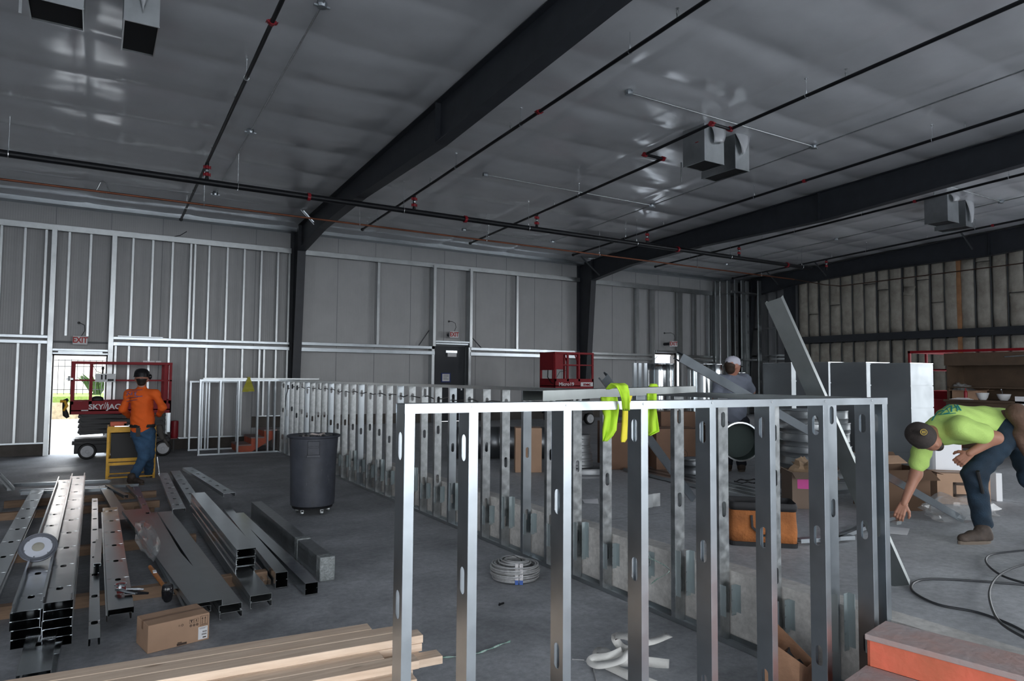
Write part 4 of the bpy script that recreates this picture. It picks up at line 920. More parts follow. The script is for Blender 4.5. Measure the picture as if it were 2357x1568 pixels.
# ------------------------------------------------------------------ cable coil, tapes, webbing on the near floor
c = at(1184, 1322, Z=0); c = Vector((3.17, 5.13, 0)); arm = mat('armoured_cable', (.55, .55, .55), .38, .55, .2, 30)
t = thing('cable_coil', 'coil of grey armoured cable with a white and blue tag on the floor', 'cable coil', c)
m = MB(); random.seed(6); pts = []
for lay in range(11):
    z = .012+.0145*lay; bulge = .025*math.sin(PI*min(1, (lay+1)/11)) - (.055 if lay > 8 else 0)*(lay-8)/3
    for rr in ((.165, .185) if lay < 9 else (.13, .15)):
        e = random.uniform(-.008, .008); f = random.uniform(-.008, .008); a0 = random.uniform(0, 6)
        m.tube([(c.x+e+(rr+bulge)*math.cos(a), c.y+f+(rr+bulge)*math.sin(a), z+.006*math.sin(a+a0)) for a in [2*PI*i/40 for i in range(40)]], .0078, 6, closed=True)
m.build('cable', arm, t, smooth=True)
m = MB(); q = c+fd*0; f2 = Vector((-c.x, -c.y, 0)).normalized(); s2 = Z_.cross(f2)
for o_, w_ in ((-.055, .03), (-.018, .03)):
    m.i = 0; p = c+f2*.215+s2*-(o_)*1; vs = []
    for i in range(7): f = i/6; vs += [p-s2*w_/2+Z_*(.165-.125*f)+f2*(-.045*(1-f)**2+.004*math.sin(i*2)), p+s2*w_/2+Z_*(.165-.125*f)+f2*(-.045*(1-f)**2)]
    m.add(vs, [(2*i, 2*i+1, 2*i+3, 2*i+2) for i in range(6)]); m.i = 1; m.add([vs[-2], vs[-1], vs[-1]-Z_*.033+f2*.012, vs[-2]-Z_*.033+f2*.012], [(0, 1, 2, 3)])
m.build('tag', [mat('tag_white', (.62, .60, .60), .6, 0, .3, 60), mat('tag_blue', (.03, .10, .38), .5)], t, solid=.002)
m = MB(); m.tube([c+Vector((-.14*math.cos(k/10*2*PI)-.02, .05+.0*k, .08+.10*math.sin(k/10*2*PI)))+Vector((0, .0, 0)) for k in range(10)], .003, 5, closed=True); m.build('tie', blk, t)
p = at(1154, 1392, Z=.012); m = MB(); m.tube([p+Vector((-.022, 0, 0)), p+Vector((-.012, -.012, .01)), p+Vector((.012, -.01, .012)), p+Vector((.024, .008, .004))], .008, 6); m.tube([p+Vector((.01, .012, 0)), p+Vector((-.012, .014, .006))], .007, 6)
tag(m.build('pipe_clip', blkgl), 'small black plastic clip alone on the lower floor', 'clip')
def ribbon(name, lab, cat, pts, w, mt, up=Z_, solid=.0025, twist=0):
    pts = [Vector(p) for p in pts]; fine = []
    for i in range(len(pts)-1):
        p0 = pts[max(0, i-1)]; p1 = pts[i]; p2 = pts[i+1]; p3 = pts[min(len(pts)-1, i+2)]
        for k in range(6):
            f = k/6; fine.append(.5*((2*p1)+(p2-p0)*f+(2*p0-5*p1+4*p2-p3)*f*f+(3*p1-p0-3*p2+p3)*f**3))
    fine.append(pts[-1]); vs = []; n = len(fine)
    for i, p in enumerate(fine):
        d = (fine[min(n-1, i+1)]-fine[max(0, i-1)]).normalized(); u_ = up if not callable(up) else up(i/(n-1)); s_ = d.cross(u_); s_ = s_.normalized() if s_.length > 1e-3 else X_
        if twist: s_ = Matrix.Rotation(twist*i/(n-1), 3, d) @ s_
        vs += [p-s_*w/2, p+s_*w/2]
    m = MB(); m.add(vs, [(2*i, 2*i+1, 2*i+3, 2*i+2) for i in range(n-1)])
    return tag(m.build(name, mt, smooth=True, solid=solid, angle=0), lab, cat)
ribbon('green_tape', 'twisted green and white ribbon on the lower floor left of the near stud', 'tape', [at(1018, 1513, Z=.006), at(1050, 1512, Z=.012), at(1093, 1505, Z=.008), at(1120, 1497, Z=.015), at(1150, 1485, Z=.01), at(1175, 1476, Z=.006)], .012, mat('tape_green', (.10, .30, .22), .3, 0, .8, 60, col2=(.6, .68, .64)), twist=14)
# white webbing strap loops
cw = Vector((2.80, 3.42, 0)); wt = mat('webbing_white', (.66, .65, .62), .8, 0, .05, 5, .2, 200)
def side_up(f): return Vector((math.cos(f*9), math.sin(f*9), .25)).normalized()
tocam = Vector((-.62, -.62, .48))
def tc_(a, b): return lambda f: (tocam+Vector((a*math.sin(f*b), .2*math.cos(f*b), .5*math.sin(f*b+1)))).normalized()
ribbon('webbing_strap', 'long looped white webbing strap, the topmost loops of the heap', 'strap', [at(1540, 1462, Z=.20), at(1490, 1478, Z=.22), at(1440, 1465, Z=.21), at(1416, 1466, Z=.17), at(1428, 1488, Z=.12), at(1452, 1496, Z=.13), at(1470, 1480, Z=.16)], .05, wt, up=tc_(.2, 4))
ribbon('webbing_strap', 'white webbing strap loop lying across the middle of the heap', 'strap', [at(1372, 1512, Z=.03), at(1378, 1498, Z=.07), at(1392, 1500, Z=.09), at(1410, 1516, Z=.07), at(1440, 1524, Z=.05), at(1475, 1522, Z=.04), at(1540, 1530, Z=.02)], .058, wt, up=tc_(.3, 5))
ribbon('webbing_strap', 'front fold of the white webbing strap curling to the left', 'strap', [at(1480, 1497, Z=.12), at(1450, 1500, Z=.13), at(1432, 1518, Z=.10), at(1405, 1528, Z=.07), at(1375, 1532, Z=.05), at(1358, 1524, Z=.05), at(1368, 1515, Z=.07), at(1400, 1512, Z=.09), at(1432, 1498, Z=.12)], .045, wt, up=tc_(.35, 3))
ribbon('webbing_strap', 'lowest white webbing strap tail running off to the lower right', 'strap', [at(1398, 1532, Z=.03), at(1425, 1545, Z=.03), at(1460, 1560, Z=.03), at(1540, 1590, Z=.02)], .055, wt, up=tc_(.1, 3))
m = MB(); m.tube([at(1317, 1518, Z=.004), at(1345, 1520, Z=.004), at(1365, 1535, Z=.004), at(1372, 1568, Z=.004), at(1376, 1620, Z=.004)], .004, 5); tag(m.build('thin_cord', arm), 'thin grey cord on the floor leading under the white strap', 'cord')
# paper bag with black plastic in it
c = at(1812, 1500, D=3.72); c.z = 0; t = thing('paper_bag', 'open brown paper bag with black plastic inside, behind the near stud wall', 'paper bag', c, .35); M = t.matrix_basis
m = MB(); hs_ = [(-.12, -.09), (.12, -.09), (.12, .09), (-.12, .09)]; tops = [(-.13, -.10, .27), (.11, -.11, .20), (.15, .12, .36), (-.12, .12, .37)]
lo = [M @ Vector((a, b, .002)) for a, b in hs_]; hi = [M @ Vector(p) for p in tops]
for i in range(4): j = (i+1) % 4; mid = (hi[i]+hi[j])/2-Z_*(.03 if i == 0 else 0); m.add([lo[i], lo[j], hi[j], mid, hi[i]], [(0, 1, 2, 3, 4)])
m.add(lo, [(0, 1, 2, 3)]); m.build('bag', mat('kraft_paper', (.36, .20, .12), .8, 0, .2, 5, .5, 14), t, solid=.003)
crumple((.10, .075, .12), tuple(M @ Vector((0, 0, .13))), .5, 8.2, blkgl, 'black_plastic', t)
# ------------------------------------------------------------------ scissor lifts
yel = mat('yellow_paint', (.75, .40, .02), .5, 0, .2, 8); wheelw = mat('wheel_white', (.55, .56, .58), .5, 0, .15, 10)
def lift(lab, x0, x1, y0, y1, z0, deck, top, fl, n_mid=(), sides=True):
    """platform x0..x1, y0..y1; deck underside at deck, guard rail top at top, standing on z0"""
    t = thing('scissor_lift', lab, 'scissor lift', ((x0+x1)/2, (y0+y1)/2, z0))
    m = MB(); m.box(x0, y0, deck, x1, y0+.03, deck+.27); m.box(x0, y1-.03, deck, x1, y1, deck+.27); m.box(x0, y0, deck, x0+.03, y1, deck+.27); m.box(x1-.03, y0, deck, x1, y1, deck+.27); m.box(x0, y0, deck+.06, x1, y1, deck+.09)
    m.build('platform', redlift, t, bevel=.004)
    r = .02; zm = deck+.27+(top-deck-.27)*.52
    for y in (y0+.02, y1-.02):
        m = MB(); m.box(x0, y-.025, top-.05, x1, y+.025, top); m.box(x0, y-.015, zm-.015, x1, y+.015, zm+.015); m.build('guard_rail', redlift, t)
        for x in [x0+.03, x1-.03]+list(n_mid):
            m = MB(); m.box(x-.028, y-.02, deck+.2, x+.028, y+.02, top-.02); m.build('post', redlift, t)
    for x in (x0+.02, x1-.02):
        m = MB(); m.box(x-.02, y0, top-.05, x+.02, y1, top); m.box(x-.015, y0, zm-.015, x+.015, y1, zm+.015); m.build('end_rail', redlift, t)
    # folded scissor arms
    hs = z0+.50; ns = max(2, int((deck-hs)/.085))
    for k in range(ns):
        za = hs+(deck-hs)*k/ns; zb = hs+(deck-hs)*(k+1)/ns
        for y in (y0+.12, y1-.12):
            m = MB(); m.bar((x0+.18, y-.02, za+.02), (x1-.12, y-.02, zb-.02), .035, .055); m.bar((x0+.18, y+.02, zb-.02), (x1-.12, y+.02, za+.02), .035, .055)
            for x in (x0+.18, x1-.12, (x0+x1)/2): m.cyl((x, y-.045, (za+zb)/2), (x, y+.045, (za+zb)/2), .035, n=10)
            m.build('scissor_arm', mat('lift_black', (.02, .02, .022), .5), t)
    m = MB(); m.box(x0+.10, y0+.05, z0+.12, x1-.02, y1-.05, z0+.42); m.box(x0+.06, y0+.02, z0+.30, x1, y1-.02, z0+.38); m.build('chassis', MAT['lift_black'], t, bevel=.01)
    for x in (x0+.33, x1-.13):
        for y, s in ((y0+.03, -1), (y1-.03, 1)):
            m = MB(); R = Matrix.Rotation(PI/2*(1 if s < 0 else -1), 3, 'X'); m.lathe([(.155, -.05), (.165, -.03), (.165, .03), (.150, .05), (.12, .055)], (x, y, z0+.166), 28, R); w_ = m.build('wheel', blk, t, smooth=True)
            m = MB(); m.lathe([(.001, .060), (.03, .066), (.035, .058), (.115, .0565), (.122, .05)], (x, y, z0+.166), 24, R, cap=False)
            for k in range(5): a_ = 2*PI*k/5; p = Vector((x, y, z0+.166))+R @ Vector((.055*math.cos(a_), .055*math.sin(a_), .058)); m.cyl(p, p+R @ Vector((0, 0, .008)), .008, n=6)
            m.build('wheel_hub', wheelw, w_ if 0 else t, smooth=True)
    return t
Y1 = 16.45
l1 = lift('long red scissor lift parked before the open door, behind the yellow cart', -.42, 1.42, Y1, Y1+.80, 0, .92, 2.0, None, n_mid=(-.07, 1.30))
wl = mat('white_lettering', (.80, .78, .80), .5)
txt('SKY', .105, .001, wl, l1, frame((.035, Y1-.002, 1.065), X_, Z_, -Y_), sx=1.05, bold=.004)
txt('JACK', .105, .001, wl, l1, frame((.40, Y1-.002, 1.065), X_, Z_, -Y_), sx=1.05, bold=.004)
m = MB(); m.bar((.165, Y1-.004, 1.03), (.205, Y1-.004, 1.16), .012, .004, up=(0, 1, 0)); m.bar((.195, Y1-.004, 1.03), (.24, Y1-.004, 1.16), .012, .004, up=(0, 1, 0)); m.box(-.22, Y1-.004, .99, -.10, Y1-.001, 1.01); m.build('logo_stroke', wl, l1)
txt('SJ', .06, .001, wl, l1, frame((.30, Y1+.018, .62), X_, Z_, -Y_), sx=1.2); 
m = MB(); m.box(-.02, Y1-.06, 1.53, .44, Y1+.02, 1.75) if 0 else m.box(.0, Y1-.07, 1.58, .36, Y1-.01, 1.75); m.i = 1; m.box(.10, Y1-.075, 1.63, .13, Y1-.069, 1.73); m.box(.17, Y1-.075, 1.63, .20, Y1-.069, 1.73); m.box(.22, Y1-.075, 1.60, .33, Y1-.069, 1.64); m.cyl((.13, Y1-.04, 1.74), (.13, Y1-.04, 1.83), .015); m.ell((.13, Y1-.04, 1.86), (.025, .025, .04))
m.build('control_box', [white, blk], l1)
m = MB(); m.tube([(.13, Y1-.04, 1.75), (.02, Y1-.04, 1.80), (-.05, Y1-.02, 1.92), (.05, Y1, 1.98)], .006, 5); m.tube([(.05, Y1-.04, 1.58), (.08, Y1-.05, 1.4), (.13, Y1-.03, 1.2)], .006, 5); m.build('cable', blk, l1)
m = MB(); m.ell((.05, Y1+.1, 1.22), (.12, .08, .07)); m.build('gear_bag', MAT['lift_black'], l1, smooth=True)
m = MB(); m.tube([(-.45, Y1-.02, 1.23), (-.50, Y1-.02, 1.20), (-.51, Y1-.02, 1.05), (-.48, Y1-.02, .92), (-.44, Y1-.02, .86)], [.03, .05, .035, .055, .03], 10); m.build('hose_bundle', blk, l1, smooth=True)
m = MB(); m.tube([(-.58, Y1-.04, 1.19), (-.50, Y1-.05, 1.19), (-.47, Y1-.06, 1.10), (-.52, Y1-.06, 1.0)], [.03, .032, .03, .02], 8); m.build('glove', yel, l1, smooth=True)
m = MB(); m.box(-.50, Y1-.01, 1.62, -.38, Y1+.03, 1.66); m.cyl((-.45, Y1, 1.60), (-.45, Y1, 1.70), .02); m.build('clamp', galv2, l1)
m = MB()
for x in (.86, .98, 1.10): m.box(x, Y1+.05, 2.0, x+.10, Y1+.13, 2.035)
m.build('white_bracket', white, l1)
m = MB(); m.box(1.36, Y1+.1, .5, 1.42, Y1+.14, .92); m.build('ladder_rail', galv, l1)
m = MB(); m.lathe([(.02, .40), (.075, .39), (.08, .36), (.08, .05), (.07, .003)], (1.55, 17.0, 0.32), 16); m.box(1.47, 16.9, .32, 1.6, 17.1, .335); t = thing('red_canister', 'red upright canister bracketed behind the right end of the long lift', 'canister', (1.55, 17.0, .32)); m.build('body', redpaint, t, smooth=True)
m = MB(); m.box(1.46, 16.98, .30, 1.64, 17.12, .32); m.bar((1.55, 17.09, .31), (1.55, 17.09, .0), .03, .03); m.build('stand', MAT['lift_black'], t)
l2 = lift('small red scissor lift basket standing in front of the second portal column', 10.48, 11.80, 15.0, 15.72, U, 1.44, 2.43, None, n_mid=(10.92, 11.30))
txt('Micro19', .095, .001, wl, l2, frame((10.87, 14.997, 1.56), X_, Z_, -Y_), sx=1.15, bold=.003)
m = MB(); m.box(11.35, 14.996, 1.505, 11.77, 14.999, 1.615); m.build('badge', wl, l2, bevel=.001); txt('mec', .085, .001, redlift, l2, frame((11.56, 14.994, 1.56), X_, Z_, -Y_), sx=1.25, bold=.006)
m = MB(); m.box(10.49, 14.99, 1.96, 10.76, 15.01, 2.38); m.box(10.465, 15.02, 1.94, 10.485, 15.70, 2.40); m.build('side_panel', redlift, l2, bevel=.01)
m = MB(); m.tube([(10.47, 15.3, 1.95), (10.46, 15.3, 1.75), (10.47, 15.15, 1.6), (10.49, 15.05, 1.58)], .014, 6); m.tube([(10.55, 15.0, 1.75), (10.65, 15.0, 1.9), (10.85, 15.0, 1.93)], .006, 5); m.tube([(10.98, 15.1, 1.72), (11.0, 15.1, 1.65), (11.06, 15.1, 1.6)], [.02, .03, .03], 6); m.build('cable', blk, l2)
m = MB(); m.tube([(10.86, 15.1, 2.38), (10.95, 15.1, 2.18), (10.95, 15.1, 1.6)], .016, 8); m.tube([(11.22, 15.1, 2.38), (11.30, 15.1, 2.2), (11.30, 15.1, 1.6)], .016, 8); m.build('gate_tube', redlift, l2)
a, b = at(2098, 805, X=15.0), at(2357, 800, X=15.0)
l3 = lift('red scissor lift at the far right, behind the brown field box', 15.0, 16.9, 5.4, 8.15, U, 1.25, 2.37, None, n_mid=(15.7,))
m = MB(); m.box(14.98, 6.9, 1.30, 15.0, 8.1, 1.40); m.build('toe_panel', redlift, l3)
# ------------------------------------------------------------------ yellow rolling work cart next to the walking man
t = thing('work_cart', 'yellow tube frame work cart with tools on its tray', 'cart', (.40, 13.2, 0))
x0, x1, y0, y1 = .215, .90, 13.08, 13.60
for x, y in ((x0, y0), (x1, y0), (x0+.03, y1), (x1, y1)):
    m = MB(); m.bar((x, y, .0), (x, y, .86), .035, .035); m.build('leg', yel, t)
for z0, h in ((.03, .02), (.24, .045), (.31, .045), (.78, .10)):
    m = MB(); m.box(x0, y0-.012, z0, x1, y0+.012, z0+h); m.box(x0, y1-.012, z0, x1, y1+.012, z0+h); m.box(x0-.01, y0, z0, x0+.012, y1, z0+h); m.box(x1-.012, y0, z0, x1+.012, y1, z0+h); m.build('rail', yel, t)
m = MB(); m.box(x0, y0, .30, x1, y1, .315); m.build('lower_shelf', yel, t); m = MB(); m.box(x0, y0, .86, x1, y1, .875); m.build('tray', mat('tray_tan', (.20, .17, .12), .6), t)
m = MB(); m.box(x0+.05, y0+.06, .316, x1-.02, y1-.05, .76); m.build('battery_box', blk, t)
txt('SKYJ', .06, .001, wl, t, frame((.62, 13.06, .72), X_, Z_, -Y_), sx=1.1)
m = MB(); m.box(x1-.05, y0+.0, .30, x1-.02, y0+.05, .60); m.build('red_handle', redpaint, t)
for k, (x, c_, lb, nm) in enumerate(((.36, orangep, 'orange tool case on the yellow cart tray', 'tool_case'), (.55, MAT['lift_black'], 'dark tool lying on the yellow cart tray', 'tool'))):
    m = MB(); m.box(x-.12, 13.15, .876, x+.12, 13.4, .95-.02*k); o = m.build(nm, c_, bevel=.01); tag(o, lb, 'tool')
m = MB(); m.box(.30, 13.02, .876, .55, 13.06, .89); m.box(.50, 13.02, .891, .64, 13.07, .905); tag(m.build('steel_strip', zinc), 'bright short metal strips on the front edge of the yellow cart tray', 'metal strips')
# ------------------------------------------------------------------ things on the raised slab
UF = dict(Z=U)
def boxthing(name, lab, cat, x0, x1, y0, y1, h, mt, z=U, ang=0, par=None, bevel=.003):
    c = ((x0+x1)/2, (y0+y1)/2, z); M = Matrix.Translation(c) @ Matrix.Rotation(ang, 4, 'Z'); m = MB(); w, d = (x1-x0)/2, (y1-y0)/2
    m.box(-w, -d, .001, w, d, h, M); o = m.build(name, mt, par, bevel=bevel)
    return (tag(o, lab, cat) if par is None else o), M
# tall rectangular ducts standing in a row
def tallduct(x0, x1, y0, y1, zt, lab, n=6):
    t = thing('standing_duct', lab, 'duct', ((x0+x1)/2, (y0+y1)/2, U), 0, 'tall sheet metal ducts standing on the raised slab'); m = MB(); h = (zt-U)/n
    for k in range(n):
        a = U+.001+h*k; b = a+h-.012; w = .012
        m.box(x0, y0, a, x0+w, y1, b); m.box(x1-w, y0, a, x1, y1, b); m.box(x0+w, y0, a, x1-w, y0+w, b); m.box(x0+w, y1-w, a, x1-w, y1, b)
        m.box(x0+.006, y0+.006, b, x1-.006, y0+.012, b+.012); m.box(x0+.006, y0+.012, b, x0+.012, y1-.006, b+.012)
    m.build('duct_body', mat('duct_sheet', (.36, .385, .40), .48, 1, .08, 3, .03, 5, .08), t)
    m = MB(); m.box(x0+.004, y0-.003, zt-.004, x1, y0, zt+.003); m.box(x0-.003, y0, zt-.004, x0, y1, zt+.003); m.build('rim', zinc, t)
tallduct(7.70, 8.17, 4.16, 4.62, 1.93, 'nearest of the tall standing ducts, its bright face to the right')
tallduct(8.02, 8.52, 4.86, 5.34, 1.955, 'second of the tall standing ducts, behind the nearest one')
tallduct(8.40, 8.90, 5.62, 6.12, 1.975, 'third of the tall standing ducts in the row')
tallduct(8.75, 9.25, 6.45, 6.95, 1.985, 'furthest left of the tall standing ducts, behind the leaning stud')
# gleaming spiral duct pipes standing upright
def pipeduct(x, y, r, zt, lab, z0=U, corr=True):
    t = thing('round_duct', lab, 'round duct', (x, y, z0), 0, 'shiny round ducts standing behind the half wall'); m = MB()
    prof = [(r, .001)]; n = int((zt-z0)/.12)
    for k in range(1, n): z = (zt-z0)*k/n; prof += [(r, z)]
    prof += [(r, zt-z0-.03), (r+.008, zt-z0-.02), (r+.008, zt-z0-.008), (r, zt-z0), (r-.006, zt-z0), (r-.006, .01)]
    m.lathe(prof, (x, y, z0), 48, cap=False); m.v = [(x+(a-x)*(1+.012*math.sin(5*math.atan2(b-y, a-x))+.006*math.sin(13*math.atan2(b-y, a-x))), y+(b-y)*(1+.012*math.sin(5*math.atan2(b-y, a-x))+.006*math.sin(13*math.atan2(b-y, a-x))), c_) for a, b, c_ in m.v]; m.build('duct_body', mat('bright_duct', (.66, .70, .72), .16, 1, .05, 3, .02, 6), t, smooth=True, angle=50)
pipeduct(7.9, 8.3, .225, 1.985, 'wide bright round duct on the left, in front of the furthest door')
pipeduct(8.72, 8.1, .30, 1.99, 'widest bright round duct, right of the furthest door')
pipeduct(9.55, 8.15, .16, 1.86, 'narrow round duct beside the man in the grey shirt')
for k, dx in enumerate((0, .10, .22)):
    cross(['leftmost', 'middle', 'rightmost'][k]+' upright bare stud left of the bright round ducts', (7.28+dx, 8.2, U+.001), (7.28+dx, 8.2, 1.98), w=.06, up=(0, -1, 0), lip=.008)
# horizontal black-mouthed round duct and heap
def ringduct(p, d, r, L, lab, mt, n=30, inner=blk):
    p = Vector(p); d = Vector(d).normalized(); R = d.to_track_quat('Z', 'Y').to_matrix(); t = thing('round_duct', lab, 'round duct', p); m = MB()
    pr = [(r-.008, .02), (r-.006, 0), (r+.012, 0), (r+.012, .02), (r, .025)]; nn = max(2, int(L/.15))
    for k in range(1, nn): z = L*k/nn; pr += [(r, z-.006), (r+.005, z), (r, z+.006)]
    pr += [(r, L)]; m.lathe(pr, p, n, R, cap=False); m.build('duct_body', mt, t, smooth=True, angle=50)
    m = MB(); m.lathe([(r-.006, .02), (r-.006, L-.001), (.001, L)], p, n, R, cap=False); m.build('inside', inner, t); return t
dsh = mat('duct_dark_sheet', (.20, .21, .22), .35, 1, .1, 6)
p = at(1033, 1003, D=10.8); ringduct((p.x, p.y, U+.26), (.86, -.51, 0), .25, 1.9, 'dark round duct lying on its side behind the half wall', dsh)
p = at(1700, 1018, D=8.0); ringduct((7.05, 5.95, .94), (.62, .78, 0), .24, .32, 'round duct collar on edge with a grey-green mouth, left of the ring stack', MAT['bright_duct'], inner=mat('liner_green', (.06, .085, .08), .7))
def ringstack(x, y, rs, hs, lab, mt, z0=U):
    z = z0
    for k, (r, h) in enumerate(zip(rs, hs)):
        m = MB(); m.lathe([(r-.006, .004), (r, .001), (r, h*.3), (r+.004, h*.35), (r, h*.4), (r, h-.012), (r+.006, h-.008), (r+.004, h-.002), (r-.006, h-.002)], (x+.006*(k % 2), y, z), 32, cap=False)
        m.lathe([(r-.006, .004), (r-.006, h-.002)], (x+.006*(k % 2), y, z), 32, cap=False)
        tag(m.build('duct_ring', mt, smooth=True, angle=40, solid=.002), lab % (['bottom', 'second', 'third', 'fourth', 'fifth', 'sixth', 'seventh'][k] if k < len(rs)-1 else 'top'), 'duct ring', lab.replace('%s ', '').replace('duct ring', 'duct rings')); z += h
ringm = mat('ring_steel', (.40, .42, .43), .36, 1, .08, 6)
_p = at(1875, 1125, Z=U); ringstack(_p.x, _p.y, [.40, .40, .39, .40, .385, .39, .37], [.13, .12, .15, .12, .15, .12, .14], '%s duct ring of the broad stack behind the leaning stud', ringm, U)
ringstack(6.85, 6.50, [.25, .25], [.12, .11], '%s duct ring of the low stack below the edge-on collar', dsh)
ringstack(5.62, 7.40, [.40], [.115], '%s wide flat duct ring under the small ring stack', mat('ring_dull', (.33, .34, .35), .45, .9))
ringstack(5.52, 7.36, [.20, .185, .175, .16, .165], [.085, .085, .085, .085, .08], '%s duct ring of the stepped small stack', MAT['ring_dull'], U+.116)
ringstack(8.95, 4.95+.6, [.2, .2, .19], [.12, .12, .12], '%s duct ring of the small stack beside the standing ducts', ringm, U+.8) if 0 else None
# cartons behind the half wall
def carton(lab, cx, cy, w, d, h, ang, mt=card, flaps=False, z=U, marks=None):
    t = thing('cardboard_box', lab, 'cardboard box', (cx, cy, z), ang); M = t.matrix_basis; m = MB()
    if not flaps: m.box(-w/2, -d/2, .001, w/2, d/2, h, M); m.build('box', mt, t, bevel=.004); m = MB(); m.box(-w/2, -.03, h, w/2, .03, h+.001, M); m.build('tape', MAT['brown_tape'], t)
    else:
        k = .004; m.box(-w/2, -d/2, .001, w/2, d/2, .006, M); m.box(-w/2, -d/2, .006, w/2, -d/2+k, h, M); m.box(-w/2, d/2-k, .006, w/2, d/2, h, M); m.box(-w/2, -d/2+k, .006, -w/2+k, d/2-k, h, M); m.box(w/2-k, -d/2+k, .006, w/2, d/2-k, h, M); m.build('box', mt, t)
        for (a, b, cdir) in (((-w/2, -d/2), (w/2, -d/2), (0, -1)), ((w/2, -d/2), (w/2, d/2), (1, 0)), ((w/2, d/2), (-w/2, d/2), (0, 1)), ((-w/2, d/2), (-w/2, -d/2), (-1, 0))):
            f = d*.42; up_ = random.uniform(-.1, .12); m = MB(); e = Vector((cdir[0], cdir[1], 0))*f*.8
            m.add([M @ Vector((*a, h)), M @ Vector((*b, h)), M @ (Vector((*b, h+up_))+e), M @ (Vector((*a, h+up_))+e)], [(0, 1, 2, 3)]); m.build('flap', mt, t, solid=.004)
    return t, M
random.seed(21)
va = math.atan2(-.52, .85)
c1 = at(1215, 1088, Z=U); carton('tall closed cardboard box standing beyond the half wall at its middle', 5.13, 7.98, .36, .30, .60, -.5, card2)
c2 = at(1410, 1078, Z=U); carton('large dark cardboard box behind the green vest', 6.55, 7.66, .62, .5, .66, -.45, card)
c3 = at(1510, 1080, Z=U); t_, M_ = carton('large cardboard box with a round black mark, right of the vest', 6.95, 7.05, .60, .5, .60, -.5, card)
m = MB(); R_ = M_.to_3x3() @ Matrix.Rotation(PI/2, 3, 'X')
m.lathe([(.075, 0), (.082, 0)], M_ @ Vector((.05, -.2515, .25)), 28, R_, cap=False); m.box(.0, -.2515, .245, .10, -.2508, .255, M_); m.box(.045, -.2515, .20, .055, -.2508, .30, M_); m.build('printed_mark', prn, t_)
carton('brown cardboard box stacked behind the marked box', 7.45, 7.55, .55, .45, .80, -.4, card)
carton('brown cardboard box partly hidden right of the cable-hung stud', 6.75, 6.6, .5, .35, .72, -.6, card2) if 0 else None
# flat bundle of strut and angle lying on the slab
for k in range(6):
    a = at(1440, 1084, Z=U+.008); b = at(1800, 1168, Z=U+.008); _n = (b-a).cross(Z_).normalized()*.088*k; _n = _n if _n.y < 0 else -_n; a = a+_n; b = b+_n
    cross(['first', 'second', 'third', 'fourth', 'fifth', 'sixth'][k]+' grey channel from the back of the bundle lying on the raised slab', a+Z_*.042, b+Z_*.042, w=.075, fl=.04, mt=dsh if k % 2 else galvb, grp='grey channels lying on the raised slab')
m = MB(); q = at(1720, 1110, Z=U+.09); random.seed(8)
m.tube([q+Vector((.16*math.cos(a*1.0)*(1+.2*math.sin(3*a)), .10*math.sin(a), .012*math.sin(5*a)+.01)) for a in [k*.5 for k in range(38)]], .005, 5); tag(m.build('cable_loop', blk), 'black cable tangle lying on the grey channels', 'cable')
# open cardboard box full of paper with pink and red stickers
t_, M_ = carton('open cardboard box with crumpled paper and a pink sticker', at(1860, 1165, Z=U).x, at(1860, 1165, Z=U).y, .42, .34, .36, -.62, mat('carton_grey_brown', (.20, .145, .11), .85), flaps=True)
m = MB(); f = lambda x, z: M_ @ Vector((x, -.1725, z)); 
for x0_, z0_, x1_, z1_, i_ in ((-.16, .20, .18, .34, 0), (-.05, .06, .05, .14, 1), (.12, .06, .2, .14, 1)):
    m.i = i_; m.add([f(x0_, z0_), f(x1_, z0_-.01), f(x1_, z1_), f(x0_, z1_)], [(0, 1, 2, 3)])
m.i = 2; m.box(-.035, -.174, .10, .035, -.1726, .108, M_); m.box(-.03, -.174, .085, .03, -.1726, .09, M_)
m.build('sticker', [mat('sticker_pink', (.62, .05, .30), .5), mat('sticker_red2', (.48, .05, .04), .5), paper], t_)
crumple((.17, .13, .10), (at(1860, 1165, Z=U).x, at(1860, 1165, Z=U).y, U+.36), .7, 2.0, mat('crumpled_kraft', (.36, .25, .16), .8), 'packing_paper', t_, 16, 10)
# brown box further right and the tan carton with a black print by the reaching man
t_, M_ = carton('dark open cardboard box beside the reaching hand', 6.95, 3.98, .55, .42, .40, -.45, mat('dark_carton', (.13, .075, .045), .85), flaps=True)
t_, M_ = carton('tan cardboard carton with a black printed frame, behind the bent man', 7.85, 3.78, .50, .30, .32, -.75, card2)
m = MB()
for a_, b_, c_, d_ in ((-.1, .20, .20, .23), (-.1, .08, .20, .11), (.17, .08, .20, .23), (-.1, .08, -.07, .23)): m.box(a_, -.1525, b_, c_, -.151, d_, M_)
m.build('printing', prn, t_)
boxthing('foam_sheet', 'white foam board leaning at the right side of the tan carton', 'foam board', 8.38, 8.44, 3.55, 3.85, .30, white, ang=-.7)
boxthing('foam_block', 'upright white foam panel between the duct and the bent man', 'foam board', 7.95, 8.42, 4.02, 4.06, .60, white, ang=-.1)
m = MB(); p = at(2028, 1068, D=6.6); m.hexa([p, p+Vector((.28, -.1, 0)), p+Vector((.30, 0, .06)), p+Vector((.02, .12, .06))], [v+Z_*.006 for v in (p, p+Vector((.28, -.1, 0)), p+Vector((.30, 0, .06)), p+Vector((.02, .12, .06)))]); tag(m.build('cardboard_flap', card2), 'tan torn cardboard piece on the dark open box', 'cardboard')
crumple((.40, .26, .11), (6.95, 3.36, U+.09), .45, 6.5, clear, 'film', thing('plastic_sheet', 'crumpled clear plastic film on the slab beside the fallen stud', 'plastic sheet', (6.9, 3.45, U)), 24, 14)
